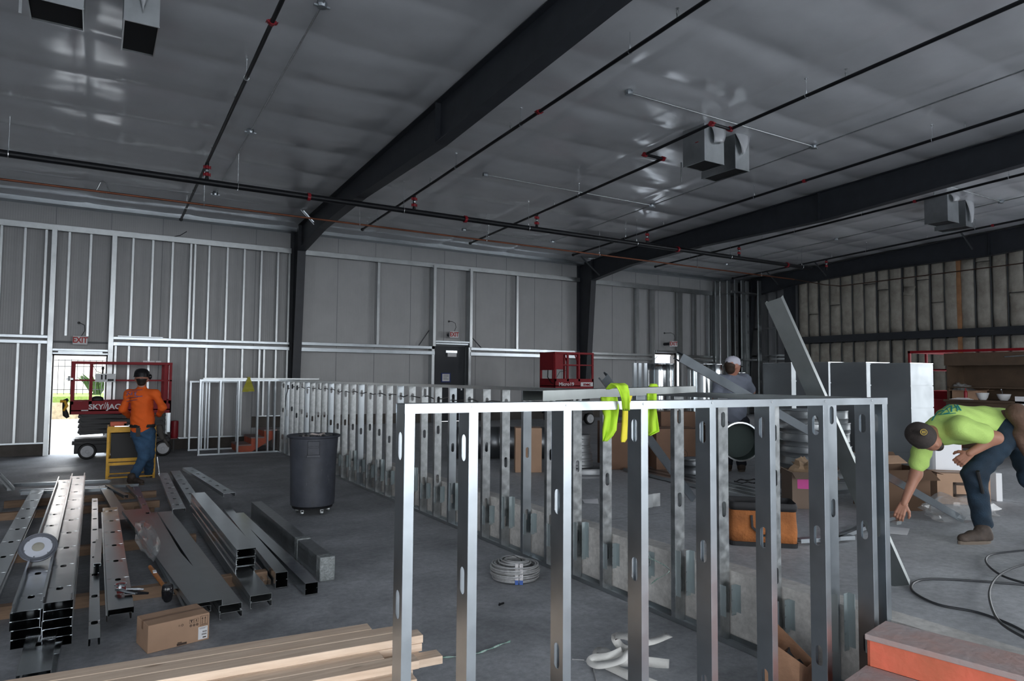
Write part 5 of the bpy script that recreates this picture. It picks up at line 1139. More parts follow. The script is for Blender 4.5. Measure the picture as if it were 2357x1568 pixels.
# orange canvas tool bag
c = at(1752, 1250, Z=U); t = thing('tool_bag', 'large orange canvas tool bag with black trim standing open', 'tool bag', c, -.75); M = t.matrix_basis
canv = mat('orange_canvas', (.36, .125, .035), .85, 0, .35, 6, .4, 60); trim = mat('bag_trim', (.018, .018, .02), .7)
w, d, h = .245, .135, .31
def rr(w, d, r, n=5):
    P = []
    for cx_, cy_, a0 in ((w-r, d-r, 0), (-w+r, d-r, PI/2), (-w+r, -d+r, PI), (w-r, -d+r, 1.5*PI)):
        for k in range(n): a = a0+PI/2*k/(n-1); P.append((cx_+r*math.cos(a), cy_+r*math.sin(a)))
    return P
def loft(m, levels, M):
    rings = [[M @ Vector((x, y, z)) for x, y in rr(a, b, .04)] for a, b, z in levels]; n = len(rings[0]); vs = [v for R in rings for v in R]
    m.add(vs, [(i*n+k, i*n+(k+1) % n, (i+1)*n+(k+1) % n, (i+1)*n+k) for i in range(len(rings)-1) for k in range(n)])
m = MB(); loft(m, [(w, d, .03), (w+.004, d+.006, .12), (w-.004, d+.004, .22), (w-.006, d, h)], M); m.build('body', canv, t, smooth=True, solid=.006, angle=60)
m = MB(); loft(m, [(w+.004, d+.004, .001), (w+.008, d+.008, .035)], M); m.box(-w+.01, -d+.01, .004, w-.01, d-.01, .012, M); m.build('base', trim, t, solid=.006)
m = MB(); loft(m, [(w-.002, d+.006, h-.035), (w+.004, d+.012, h), (w-.002, d+.004, h+.022), (w-.03, d-.03, h-.02)], M); m.build('rim', trim, t, smooth=True, solid=.006)
for s in (1, -1):
    m = MB(); m.tube([M @ Vector(p) for p in ((-.09, s*(d+.012), .24), (-.085, s*(d+.02), .15), (-.02, s*(d+.03), .09), (.05, s*(d+.03), .10), (.085, s*(d+.02), .16), (.09, s*(d+.012), .24))], .012, 6, flat=.5); m.build('handle', trim, t)
m = MB(); m.box(-.16, -.08, .1, .14, .08, .26, M); m.box(-.15, -.06, .26, -.02, .05, .31, M); m.build('tools', trim, t)
m = MB(); q0 = M @ Vector((-.02, -.02, .26)); m.hexa([q0, q0+Vector((.10, -.04, 0)), q0+Vector((.12, .04, 0)), q0+Vector((.02, .06, 0))], [q0+Vector((.02, 0, .07)), q0+Vector((.05, 0, .08)), q0+Vector((.06, .02, .07)), q0+Vector((.03, .03, .06))]); m.build('red_tool', redpaint, t)
# brown field office box with raised lid, worktop and things on it
XG = 13.2; brn = mat('box_brown_paint', (.085, .055, .035), .6, 0, .2, 4)
ya = at(2177, 840, X=XG).y; yb_ = ya-2.1
t = thing('job_site_box', 'big brown job site box with raised lid at the right edge', 'job box', (XG, (ya+yb_)/2, U))
zt = at(2177, 814, X=XG).z; zw = at(2250, 921, X=XG).z
m = MB(); m.box(XG-.08, yb_, U+.1, XG+.62, ya-.02, zw-.04); m.build('body', brn, t, bevel=.01)
m = MB(); m.box(XG-.12, yb_, zw-.04, XG+.64, ya, zw); m.build('worktop', brn, t)
m = MB(); m.box(XG+.56, yb_, zw, XG+.62, ya, zt-.02); m.box(XG+.02, ya-.03, zw, XG+.62, ya, zt-.1); m.build('back_panel', brn, t)
m = MB(); m.hexa([(XG+.0, yb_, zt-.22), (XG+.6, yb_, zt-.06), (XG+.6, ya+.03, zt-.06), (XG, ya+.03, zt-.22)], [(XG+.0, yb_, zt), (XG+.62, yb_, zt+.02), (XG+.62, ya+.03, zt+.02), (XG, ya+.03, zt)]); m.build('lid', brn, t)
m = MB(); m.bar((XG-.015, ya-.95, zt-.08), (XG-.015, ya-1.35, zt-.06), .02, .02); m.build('lid_handle', galv2, t)
m = MB(); m.box(XG+.02, yb_, zt-.62, XG+.56, ya, zt-.60); m.build('shelf', brn, t)
def bowl(x, y, z, r, h, lab):
    m = MB(); m.lathe([(r*.5, .001), (r*.78, h*.35), (r, h), (r-.006, h), (r*.74, h*.4), (.001, .008)], (x, y, z+.0008), 26, cap=True); return tag(m.build('bowl', white, smooth=True), lab, 'bowl')
p1, p2 = at(2262, 919, X=XG+.1), at(2311, 921, X=XG+.1)
bowl(XG+.1, p1.y, zw, .10, .125, 'white bowl on the worktop of the brown box, left one'); bowl(XG+.1, p2.y, zw, .105, .11, 'white bowl with a spoon on the worktop, nearer the right edge')
m = MB(); m.tube([(XG+.1, p2.y, zw+.02), (XG+.12, p2.y+.04, zw+.19)], .007, 6); m.ell((XG+.12, p2.y+.045, zw+.19), (.012, .012, .02)); tag(m.build('spoon', zinc), 'metal spoon standing in the right white bowl', 'spoon')
q = at(2210, 915, X=XG+.1); t2, M2 = carton('small open cardboard box with plastic film on the worktop', XG+.22, q.y-.1, .42, .34, .16, PI/2, card2, z=zw, flaps=True)
crumple((.15, .15, .08), (XG+.22, q.y+.02, zw+.2), .6, 4.4, clear, 'film', t2)
q = at(2215, 918, X=XG-.02); m = MB()
for k in range(4): m.box(XG-.06, q.y-.16+.03*k, zw+.001+.008*k, XG+.04, q.y+.2-.04*k, zw+.008+.008*k)
tag(m.build('papers', paper)if 0 else m.build('paper_stack', paper), 'stack of white papers at the left end of the worktop', 'papers')
q = at(2217, 906, X=XG-.02); m = MB(); m.lathe([(.026, .001), (.028, .09), (.02, .12), (.008, .14), (.006, .17)], (XG-.04, q.y-.05, zw+.034), 12); tag(m.build('squeeze_bottle', redpaint, smooth=True), 'small red bottle standing on the papers', 'bottle')
q = at(2350, 915, X=XG-.1); m = MB(); m.box(XG-.12, q.y-.12, zw-.18, XG-.115, q.y+.08, zw+.08); tag(m.build('notice_sheet', paper), 'white notice sheet at the right end of the brown box', 'paper')
# red cases around the brown box
q = at(2170, 905, X=XG+.3); boxthing('red_case', 'red tool case standing left of the brown box worktop', 'tool case', XG+.2, XG+.5, ya+.05, ya+.65, .40, redpaint, z=zw-.42, bevel=.01)
boxthing('side_table', 'dark side bench carrying the red tool case', 'bench', XG+.1, XG+.6, ya+.03, ya+.75, zw-.425-U, brn)
q = at(2170, 1045, Z=U); boxthing('red_box', 'low red box on the slab behind the bent man', 'box', q.x-.15, q.x+.15, q.y-.25, q.y+.25, .20, mat('bright_red_box', (.45, .012, .02), .45), bevel=.01)
# air hose loops on the slab
hose = mat('hose_black', (.03, .032, .036), .45)
def H(*pp, z=U+.008): return [at(x, y, Z=z) for x, y in pp]
def smooth(pts, n=6):
    P = [Vector(p) for p in pts]; out_ = []
    for i in range(len(P)-1):
        p0, p1, p2, p3 = P[max(0, i-1)], P[i], P[i+1], P[min(len(P)-1, i+2)]
        for k in range(n): f = k/n; out_.append(.5*((2*p1)+(p2-p0)*f+(2*p0-5*p1+4*p2-p3)*f*f+(3*p1-p0-3*p2+p3)*f**3))
    return out_+[P[-1]]
m = MB(); m.tube(smooth(H((2400, 1480), (2330, 1440), (2250, 1410), (2160, 1392), (2105, 1365), (2100, 1345), (2130, 1334), (2200, 1335), (2300, 1342), (2400, 1350))), .0075, 7); tag(m.build('air_hose', hose, smooth=True), 'dark air hose in a long flat loop on the right part of the slab', 'hose')
m = MB(); m.tube(smooth(H((2420, 1262), (2330, 1270), (2280, 1278), (2270, 1295), (2300, 1322), (2350, 1340), (2420, 1352), z=U+.02)), .0075, 7); tag(m.build('air_hose', hose, smooth=True), 'dark hose loop at the right picture edge beyond the long loop', 'hose')
m = MB(); m.tube(smooth(H((2420, 1290), (2350, 1302), (2300, 1325), (2278, 1360), (2285, 1405), (2310, 1440), (2380, 1480), z=U+.034)), .0075, 7); tag(m.build('air_hose', hose, smooth=True), 'dark hose curving down across both loops at the right edge', 'hose')
# ------------------------------------------------------------------ studs lying across and leaning on the half walls
cross('grey stud lying flat over both half walls, the vest hangs on it', (1.50, 2.30, HW+.045), (3.55, 3.44, HW+.045), w=.092, up=(0, 0, 1), fl=.041, mt=mat('dull_stud', (.25, .27, .27), .42, 1, .1, 6))
def lean2(lab, B, C, px, **k):
    lo, hi = 1.0, 3.0
    def X(t):
        d = B+(C-B)*t-CAM; return 1178.5+FPX*d.dot(CR)/d.dot(CF)
    for _ in range(40):
        mid = (lo+hi)/2
        if X(mid) > px: lo = mid
        else: hi = mid
    return cross(lab, B, B+(C-B)*lo, **k)
def lean(lab, px_top, bot, L, up, w=.092, fl=.041, holes=(), mt=None, dz=None):
    """stud whose foot is at bot and whose top lies on the sight line of the pixel, L long"""
    r = (at(*px_top, D=1)-CAM); b = Vector(bot); oc = CAM-b; A = r.dot(r); B = 2*r.dot(oc); Cc = oc.dot(oc)-L*L; disc = B*B-4*A*Cc
    s = -B/(2*A) if disc < 0 else (-B-math.sqrt(disc))/(2*A) if dz is None else (-B+dz*math.sqrt(disc))/(2*A)
    q = CAM+r*s; return cross(lab, b, q, w=w, fl=fl, up=up, holes=holes, mt=mt), q
q = at(1779, 691, D=4.15); cross('tall stud leaning steeply over the half wall, its top high against the far wall', (4.33, 2.43, U+.01), q, w=.10, up=(-.95, -.32, 0), fl=.05, lip=.0, mt=mat('dull_stud', (.25, .27, .27), .42, 1, .1, 6))
lean2('long stud leaning low across the half wall towards the bent man feet', Vector((6.75, 3.2, U+.03)), at(1700, 899, D=4.58), 1568, up=(-.3, -.9, -.2), w=.055, fl=.06)
lean2('short stud leaning behind the vest, bright end sticking up', at(1598, 1150, Z=U+.03), at(1428, 918, D=5.6), 1392, up=(-.3, -.9, -.1), w=.07)
for k, (a, b) in enumerate((((1838, 1240), (1962, 1232)), ((1905, 1243), (1990, 1208)), ((1900, 1236), (2075, 1180)))):
    cross(['short bright channel lying flat right of the tool bag', 'short bright channel crossing over the flat one by the tool bag', 'bright channel pointing to the reaching hand'][k], at(*a, Z=U+.05), at(*b, Z=U+.05), w=.06, fl=.03)
p = at(2040, 1232, Z=U); m = MB(); m.add([at(2042, 1228, Z=U+.004), at(2088, 1232, Z=U+.004), at(2094, 1217, Z=U+.01), at(2046, 1212, Z=U+.004)], [(0, 1, 2, 3)]); tag(m.build('paper_sheet', paper, solid=.001), 'sheet of white paper on the slab below the reaching hand', 'paper')
m = MB(); m.add([at(1345, 1158, Z=U+.004), at(1378, 1160, Z=U+.004), at(1376, 1148, Z=U+.02), at(1340, 1150, Z=U+.006)], [(0, 1, 2, 3)]); tag(m.build('paper_scrap', paper, solid=.001), 'small white paper scrap on the slab seen between the half wall studs', 'paper')
# wiring hanging on a half wall stud
m = MB(); y = 4.03; pts = [(3.60, y-.01, 1.36), (3.585, y-.03, 1.25), (3.585, y-.0, 1.14), (3.59, y-.02, 1.0), (3.585, y-.01, .84), (3.58, y-.03, .80)]
m.tube(smooth(pts), .006, 6); m.tube(smooth([(3.66, y-.02, 1.36), (3.65, y-.04, 1.25), (3.63, y-.03, 1.14), (3.63, y-.03, 1.0), (3.60, y-.02, .85), (3.66, y-.02, .78), (3.60, y-.03, .5)]), .006, 6)
tag(m.build('hanging_cable', arm, smooth=True), 'grey armoured cable strapped down a half wall stud', 'cable')
t = thing('electrical_box', 'square steel outlet box screwed to a half wall stud', 'electrical box', (3.62, y, .80)); m = MB(); m.box(3.60, y-.06, .745, 3.70, y-.008, .85); m.build('box', galvb, t, bevel=.004); m = MB(); m.box(3.70, y-.055, .75, 3.78, y-.05, .85); m.build('bracket', galv2, t)
m = MB(); q = Vector((3.63, y-.04, .36)); random.seed(14)
for k in range(7): a0 = random.uniform(0, 6); m.tube([q+Vector((.045*math.cos(a+a0), .02*math.sin(a*1.3), .06*math.sin(a)+random.uniform(-.01, .01))) for a in [i*.6 for i in range(9)]], .004, 5)
tag(m.build('cable_tangle', zinc), 'tangle of cut armoured cable ends hanging at the foot of a half wall stud', 'cable')
ribbon('green_wire', 'thin green and white ribbon hanging from the cable tangle', 'ribbon', [(3.60, 4.0, .40), at(1540, 1310, X=3.56), at(1510, 1335, X=3.55), at(1498, 1345, X=3.55)], .008, MAT['tape_green'], twist=6)
# ------------------------------------------------------------------ green vest hung over the lying stud
vest = mat('hi_vis_green', (.42, .68, .03), .8, 0, .08, 4); vy = mat('hi_vis_yellow', (.70, .60, .04), .8, 0, .08, 4)
t = thing('safety_vest', 'neon green safety vest draped over the lying stud behind the near half wall', 'vest', (2.0, 2.6, HW+.1))
def cloth(name, rows_, mt, D0, wav=.012, seed=0, cols=9):
    """rows_: list of (y_px, x_left_px, x_right_px, depth offset)"""
    R_ = []
    for i in range(len(rows_)-1):
        for k in range(4): f = k/4; R_.append([a+(b-a)*f for a, b in zip(rows_[i], rows_[i+1])])
    R_.append(list(rows_[-1])); vs = []
    for i, (y, xl, xr, dd) in enumerate(R_):
        for j in range(cols+1):
            u_ = j/cols; vs.append(at(xl+(xr-xl)*u_, y, D=D0+dd+wav*math.sin(u_*9+seed+i*.25)+.006*math.sin(u_*21+seed*2)))
    m = MB(); n = cols+1; m.add(vs, [(i*n+j, i*n+j+1, (i+1)*n+j+1, (i+1)*n+j) for i in range(len(R_)-1) for j in range(cols)]); m.build(name, mt, t, smooth=True, solid=.004, angle=0)
cloth('back_panel', [(914, 1383, 1420, .16), (940, 1385, 1424, .15), (960, 1391, 1422, .12), (990, 1387, 1419, .10), (1002, 1387, 1412, .10), (1016, 1387, 1397, .10)], vest, 2.72, seed=1)
cloth('shoulder', [(896, 1394, 1402, .03), (889, 1399, 1428, .0), (883, 1406, 1438, -.02), (888, 1418, 1445, -.05), (900, 1425, 1448, -.06), (918, 1431, 1449, -.05), (945, 1433, 1449, .0)], vest, 2.72, wav=.006, seed=2, cols=6)
cloth('reflective_band', [(911, 1446, 1455, .06), (940, 1434, 1446, .08), (980, 1431, 1445, .10), (1010, 1429, 1443, .10), (1018, 1430, 1438, .10)], vy, 2.76, wav=.004, cols=4)
cloth('side_panel', [(884, 1497, 1511, -.01), (890, 1493, 1515, -.02)], vest, 3.02, wav=.003, cols=4)
cloth('front_panel', [(906, 1489, 1511, .05), (940, 1490, 1511, .06), (970, 1489, 1514, .05), (993, 1490, 1517, .05), (1003, 1488, 1496, .05)], vest, 3.0, seed=4, cols=7)
# ------------------------------------------------------------------ people: smooth implicit bodies, polygonised as surface nets
def cones(P, segs, k):
    """smooth union of round cones; segs: (a, b, ra, rb) -> distance at points P"""
    d = None
    for a, b, ra, rb in segs:
        a = np.array(a, float); b = np.array(b, float); ab = b-a; L2 = ab.dot(ab)+1e-12
        t = np.clip(((P-a) @ ab)/L2, 0, 1); q = P-(a+t[..., None]*ab); e = np.sqrt((q*q).sum(-1))-(ra+(rb-ra)*t)
        if d is None: d = e
        else: h = np.clip(.5+.5*(d-e)/k, 0, 1); d = d*(1-h)+e*h-k*h*(1-h)
    return d
def nets(f, lo, hi, h):
    lo = np.array(lo, float)-3*h; n = np.ceil((np.array(hi)+3*h-lo)/h).astype(int)+1
    ax = [lo[i]+h*np.arange(n[i]) for i in range(3)]
    V = np.empty(n); 
    for i in range(n[0]):
        Y, Z = np.meshgrid(ax[1], ax[2], indexing='ij'); V[i] = f(np.stack([np.full_like(Y, ax[0][i]), Y, Z], -1))
    s = V < 0; c = [slice(0, -1), slice(1, None)]
    cnt = sum(s[c[a], c[b], c[d]].astype(int) for a in (0, 1) for b in (0, 1) for d in (0, 1)); act = (cnt > 0) & (cnt < 8)
    idx = -np.ones(act.shape, int); idx[act] = np.arange(act.sum()); acc = np.zeros((act.sum(), 3)); num = np.zeros(act.sum())
    I = np.argwhere(act)
    cor = [(a, b, d) for a in (0, 1) for b in (0, 1) for d in (0, 1)]
    for p in cor:
        for e in range(3):
            if p[e]: continue
            q = list(p); q[e] = 1; q = tuple(q)
            v0 = V[I[:, 0]+p[0], I[:, 1]+p[1], I[:, 2]+p[2]]; v1 = V[I[:, 0]+q[0], I[:, 1]+q[1], I[:, 2]+q[2]]; m_ = (v0 < 0) != (v1 < 0)
            t = v0/(v0-v1+1e-20); pt = np.array(p, float)[None, :].repeat(len(I), 0); pt[:, e] += t; acc[m_] += pt[m_]; num[m_] += 1
    verts = lo+h*(I+acc/num[:, None]); faces = []
    for e in range(3):
        u, w = [(1, 2), (2, 0), (0, 1)][e]
        sl0 = [slice(None)]*3; sl1 = [slice(None)]*3; sl0[e] = slice(0, -1); sl1[e] = slice(1, None); ch = s[tuple(sl0)] != s[tuple(sl1)]
        E = np.argwhere(ch)
        for g in E:
            if g[u] == 0 or g[w] == 0: continue
            def at_(du, dw): x = g.copy(); x[u] -= du; x[w] -= dw; return idx[tuple(x)] if all(x[i] < act.shape[i] for i in range(3)) else -1
            q = [at_(0, 0), at_(1, 0), at_(1, 1), at_(0, 1)]
            if min(q) < 0: continue
            faces.append(tuple(q) if not s[tuple(g)] else tuple(q[::-1]))
    return verts, faces
def implicit(name, segs, k, h, mt, parent, wrinkle=0, cut=None, extra=None, carve=None):
    pts = np.array([p for s_ in segs for p in (s_[0], s_[1])], float); R = max(max(s_[2], s_[3]) for s_ in segs)
    def f(P):
        d = cones(P, segs, k)
        if wrinkle: d = d+wrinkle*(np.sin(P[..., 0]*38+P[..., 2]*22)*np.sin(P[..., 1]*31-P[..., 2]*27)+.6*np.sin(P[..., 2]*70+P[..., 0]*40))
        if cut is not None:
            for c, nrm in cut: d = np.maximum(d, (P-np.array(c)) @ np.array(nrm))
        return d
    v, fc = nets(f, pts.min(0)-R, pts.max(0)+R, h); m = MB(); m.v = [tuple(x) for x in v]; m.f = fc
    if extra: extra(m)
    m.m = [0]*len(m.f); return m.build(name, mt, parent, smooth=True, angle=0)
def ellseg(c, d, L, r): c = Vector(c); d = Vector(d).normalized(); return (tuple(c-d*L), tuple(c+d*L), r, r)
def hand_segs(w, d, pn, side, spread=.35, curl=.5, s=1.0):
    """wrist w, pointing d, palm normal pn, thumb towards side; returns cones for palm, four fingers and thumb"""
    w = Vector(w); d = Vector(d).normalized(); pn = Vector(pn); pn = (pn-d*pn.dot(d)).normalized(); sd = d.cross(pn)*side; S = []
    T = lambda a, b, ra, rb: S.append((tuple(a), tuple(b), ra*s, rb*s))
    for u in (-.028, -.009, .010, .028): T(w+sd*u*.6*s, w+d*.085*s+sd*u*s, .016, .013)
    for u, L in ((.031, .068), (.011, .078), (-.010, .073), (-.030, .056)):
        b = w+d*.088*s+sd*u*s; d1 = (d*math.cos(curl*.5)+pn*math.sin(curl*.5)+sd*u*spread).normalized(); p1 = b+d1*L*.45*s; d2 = (d*math.cos(curl*1.5)+pn*math.sin(curl*1.5)+sd*u*spread).normalized(); p2 = p1+d2*L*.33*s
        d3 = (d*math.cos(curl*2.2)+pn*math.sin(curl*2.2)).normalized(); p3 = p2+d3*L*.25*s
        T(b, p1, .0095, .0088); T(p1, p2, .0088, .008); T(p2, p3, .008, .0068)
    b = w+d*.022*s+sd*.030*s; t1 = b+(d*.7+sd*.75+pn*.25).normalized()*.036*s; t2 = t1+(d*.85+sd*.35+pn*.5).normalized()*.03*s; t3 = t2+(d*.8+pn*.6).normalized()*.022*s
    T(b, t1, .015, .0115); T(t1, t2, .0115, .010); T(t2, t3, .010, .008); return S
def head_segs(c, up, fw, s=1.0):
    """skull, jaw, nose, ears around head centre c"""
    c = Vector(c); up = Vector(up).normalized(); fw = Vector(fw); fw = (fw-up*fw.dot(up)).normalized(); rt = fw.cross(up); S = []
    T = lambda a, b, ra, rb: S.append((tuple(c+a*s), tuple(c+b*s), ra*s, rb*s))
    T(up*.03-fw*.03, up*.03+fw*.02, .088, .084); T(-up*.02+fw*.025, -up*.075+fw*.05, .066, .040); T(-up*.06+fw*.045+rt*.02, -up*.06+fw*.045-rt*.02, .036, .036)
    T(up*.015+fw*.095, -up*.022+fw*.118, .009, .014); T(up*.03+fw*.088+rt*.034, up*.03+fw*.088-rt*.034, .016, .016)
    for q in (-1, 1): T(rt*q*.082+up*.012-fw*.01, rt*q*.09-up*.028-fw*.012, .014, .010); T(rt*q*.03+fw*.088-up*.0, rt*q*.034+fw*.078-up*.03, .012, .02)
    T(-up*.05+fw*.1+rt*.018, -up*.05+fw*.1-rt*.018, .008, .008); return S
skin = mat('skin', (.36, .17, .11), .55, 0, .1, 20); skin2 = mat('skin_ruddy', (.42, .19, .13), .55, 0, .12, 20); hairm = mat('hair_dark', (.02, .014, .010), .6, 0, .3, 80)
jean = mat('denim_dark', (.009, .024, .042), .85, 0, .35, 8, .3, 120); jean2 = mat('denim_blue', (.035, .085, .16), .85, 0, .3, 8, .3, 120)
boot = mat('work_boot', (.050, .036, .028), .75, 0, .4, 12, .3, 40); sole = mat('boot_sole', (.14, .11, .085), .8)
def boot_mesh(name, heel, toe, par, h=.12, lift=0):
    """boot: heel & toe ground points"""
    heel = Vector(heel); toe = Vector(toe); d = toe-heel; L = d.length; d.normalize(); u = Z_*1; z = u*.045
    S = [(tuple(heel+d*.05+z+u*.012), tuple(heel+d*L*.55+z+u*.012), .048, .046), (tuple(heel+d*L*.55+z), tuple(toe-d*.05+z-u*.004), .046, .040), (tuple(heel+d*.055+z), tuple(heel+d*.06+u*h), .050, .052), (tuple(heel+d*.10+z), tuple(heel+d*.08+u*h), .045, .047)]
    o = implicit(name, S, .03, .008, boot, par, wrinkle=.0015, cut=[(tuple(heel+u*.022), (0, 0, -1))])
    m = MB(); s_ = d.cross(Z_); P = []
    for k in range(20):
        a = 2*PI*k/20; f = (math.cos(a)+1)/2; wd = .046+.006*math.sin(f*6); P.append((heel+d*(.002+f*(L-.004))+s_*math.sin(a)**1 * wd))
    m.add([p+u*.0 for p in P]+[p+u*.026 for p in P], [tuple(range(20))[::-1], tuple(range(20, 40))]+[(i, (i+1) % 20, 20+(i+1) % 20, 20+i) for i in range(20)]); m.build('sole', sole, par); return o
def cap_mesh(name, c, up, fw, mt, par, r=.104, brim=.075, back=False, brim_mt=None):
    c = Vector(c); up = Vector(up).normalized(); fw = Vector(fw); fw = (fw-up*fw.dot(up)).normalized(); rt = fw.cross(up); R = Matrix((rt, fw, up)).transposed()
    m = MB(); prof = [(r*.98, -.012), (r, .0), (r*.99, .03), (r*.9, .065), (r*.68, .092), (r*.35, .108), (.001, .112)]
    m.lathe(prof, c, 28, R @ Matrix.Diagonal((.88, 1.08, 1)), cap=False)
    m.build(name, mt, par, smooth=True, solid=.004, angle=0)
    b = -1 if back else 1; m = MB(); vs = []; n = 12
    for i in range(n+1):
        a = math.radians(-62+124*i/n); e = Vector((math.sin(a)*r*.88, b*math.cos(a)*r*1.08, -.004)); o_ = Vector((math.sin(a)*r*.92, b*(math.cos(a)*r*1.08+brim*math.cos(a*1.25)), -.022+.012*math.cos(a)))
        vs += [c+R @ e, c+R @ o_]
    m.add(vs, [(2*i, 2*i+1, 2*i+3, 2*i+2) for i in range(n)]); m.build('brim', brim_mt or mt, par, smooth=True, solid=.004, angle=0)
    m = MB(); m.cyl(c+up*.112, c+up*.118, .008, n=10); m.build('button', mt, par)
    return R
def T3(v): return tuple(Vector(v))
# ---------------------------------------------------------------- man in neon green, bent over, on the raised slab
D = 5.5
g = lambda x, y, d=5.5: at(x, y, D=d)
t = thing('person', 'bent over man in neon green shirt and dark jeans reaching to the floor', 'person', (6.1, 2.8, U))
pel = g(2322, 985); pelR = g(2318, 1000, 5.38); pelL = g(2338, 1000, 5.62); wai = g(2268, 978, 5.50); che = g(2200, 978, 5.47); nck = g(2152, 992, 5.44)
shR = g(2212, 985, 5.24); elR = g(2292, 1008, 5.2); wrR = g(2232, 1044, 5.25)
shL = g(2128, 1012, 5.62); elL = g(2108, 1092, 5.60); wrL = g(2080, 1160, 5.56)
hd = g(2128, 1008, 5.36); hup = (g(2090, 985, 5.30)-g(2160, 1030, 5.40)).normalized(); hfw = (g(2185, 1035, 5.05)-g(2128, 1005, 5.40))
knR = g(2243, 1092, 5.36); anR = g(2262, 1205, 5.48); knL = g(2375, 1100, 5.30); anL = g(2470, 1180, 5.2)
vw = (CAM-pel).normalized()
torso = [(T3(pel), T3(wai), .150, .138), (T3(wai), T3(che), .140, .152), (T3(che), T3(g(2160, 990, 5.45)), .150, .105), (T3(shR*.85+che*.15), T3(shL*.85+che*.15), .085, .085)]
arms = [(T3(shR), T3(elR), .058, .043), (T3(elR), T3(wrR), .046, .029), (T3(shL), T3(elL), .056, .042), (T3(elL), T3(wrL), .045, .027)]
legs = [(T3(pelR), T3(knR), .100, .068), (T3(knR), T3(anR), .066, .045), (T3(pelL), T3(knL), .100, .068), (T3(knL), T3(anL), .066, .045)]
neck = [(T3(nck), T3(hd), .060, .058)]
inner = [(a, b, ra-.018, rb-.018) for a, b, ra, rb in torso]+arms+[(a, b, ra-.02, rb-.018) for a, b, ra, rb in legs]+neck+head_segs(hd, hup, hfw)
hL = hand_segs(wrL, wrL-elL, -vw+X_*.2, 1, curl=.75); hR = hand_segs(wrR, (wrR-elR)*.6+g(2222, 1058, 5.3)-wrR, -vw, -1, curl=.8)
def addh(segs):
    def ex_(m):
        pts = np.array([p for s_ in segs for p in (s_[0], s_[1])], float); v, fc = nets(lambda P: cones(P, segs, .006), pts.min(0)-.02, pts.max(0)+.02, .0038); m.add([tuple(x) for x in v], fc)
    return ex_
def both(m): addh(hL)(m); addh(hR)(m)
implicit('body', inner, .035, .011, skin, t, extra=both)
shirt = mat('shirt_neon_green', (.46, .66, .17), .8, 0, .06, 5, .2, 90)
sl = lambda a, b, f: Vector(a)*(1-f)+Vector(b)*f
S = torso[1:]+[(T3(sl(pel, wai, .35)), T3(wai), .150, .142), (T3(shR), T3(sl(shR, elR, .62)), .082, .076), (T3(shL), T3(sl(shL, elL, .68)), .080, .074)]
implicit('shirt', S, .045, .010, shirt, t, wrinkle=.0035, cut=[(T3(sl(shL, elL, .72)), T3((elL-shL).normalized()))] if 0 else None)
txm = mat('shirt_print_teal', (.02, .22, .20), .8)
m = MB()
def onback(x, y, d0=5.33): return g(x, y, d0)
o_sh = [o for o in t.children if o.name.startswith('shirt')][0]
from mathutils.bvhtree import BVHTree
def project_strokes(o, strokes, w, mt, name, par, off=.004):
    """lettering strokes given in photo pixels, laid on the surface of mesh o"""
    Mw = par.matrix_basis; bv = BVHTree.FromPolygons([Mw @ v.co for v in o.data.vertices], [tuple(p.vertices) for p in o.data.polygons]); m = MB()
    for st in strokes:
        pts = []
        for (xa, ya), (xb, yb) in zip(st, st[1:]):
            for k in range(5): pts.append((xa+(xb-xa)*k/5, ya+(yb-ya)*k/5))
        pts.append(st[-1]); P = []
        for x, y in pts:
            dr = (at(x, y, D=1)-CAM).normalized(); loc, nr, i_, d_ = bv.ray_cast(CAM, dr)
            if loc is not None: P.append(loc-dr*off)
        if len(P) > 2: m.tube(P, w, 5, flat=.5)
    if m.v: m.build(name, mt, par)
project_strokes(o_sh, [[(2148, 962), (2160, 948), (2172, 945)], [(2165, 953), (2180, 940), (2186, 950), (2172, 953)], [(2180, 940), (2190, 934), (2190, 948)], [(2190, 941), (2204, 935), (2203, 947)], [(2203, 932), (2212, 945)], [(2197, 932), (2206, 944)], [(2170, 942), (2180, 934), (2192, 930)], [(2145, 968), (2150, 960)], [(2160, 955), (2200, 951)]], .006, txm, 'lettering', t)
pj = [(T3(pel+(pel-wai)*.1), T3(wai*.55+pel*.45), .152, .146)]+[(a, b, ra+.006, rb+.014) for a, b, ra, rb in legs]
pj[2] = (pj[2][0], pj[2][1], .082, .068); pj[4] = (pj[4][0], pj[4][1], .082, .068)
implicit('jeans', pj, .05, .011, jean, t, wrinkle=.004)
boot_mesh('boot', at(2280, 1249, Z=U)+Vector((0, .0, 0)), at(2205, 1253, Z=U), t, h=.10)
q = anL.copy(); q.z = U; boot_mesh('boot', q+Vector((.08, -.08, 0)), q+Vector((-.14, .14, 0)), t, h=.15)
capm = mat('cap_brown', (.050, .040, .036), .85, 0, .15, 30, .2, 120)
R_ = cap_mesh('cap', hd+hup*.028, hup, hfw, capm, t, r=.112, brim=.06, back=True)
cc = hd+hup*.085; b_ = (g(2124, 994, 5.1)-cc); b_.normalize()
lo_ = g(2126, 995, 5.215)
m = MB(); Rl = b_.to_track_quat('Z', 'Y').to_matrix()
m.lathe([(.001, .002), (.026, .002), (.028, 0)], lo_, 24, Rl, cap=False); m.i = 1; m.lathe([(.020, .004), (.024, .004)], lo_, 24, Rl, cap=False)
for dx in (-.009, 0, .009): m.box(-.0025+dx, -.010, .003, .0025+dx, .010, .0045, Matrix.Translation(lo_) @ Rl.to_4x4())
m.build('badge', [mat('badge_dark', (.03, .02, .012), .6), mat('badge_yellow', (.50, .34, .04), .6)], t)
fwn = (hfw-hup*hfw.dot(hup)).normalized()
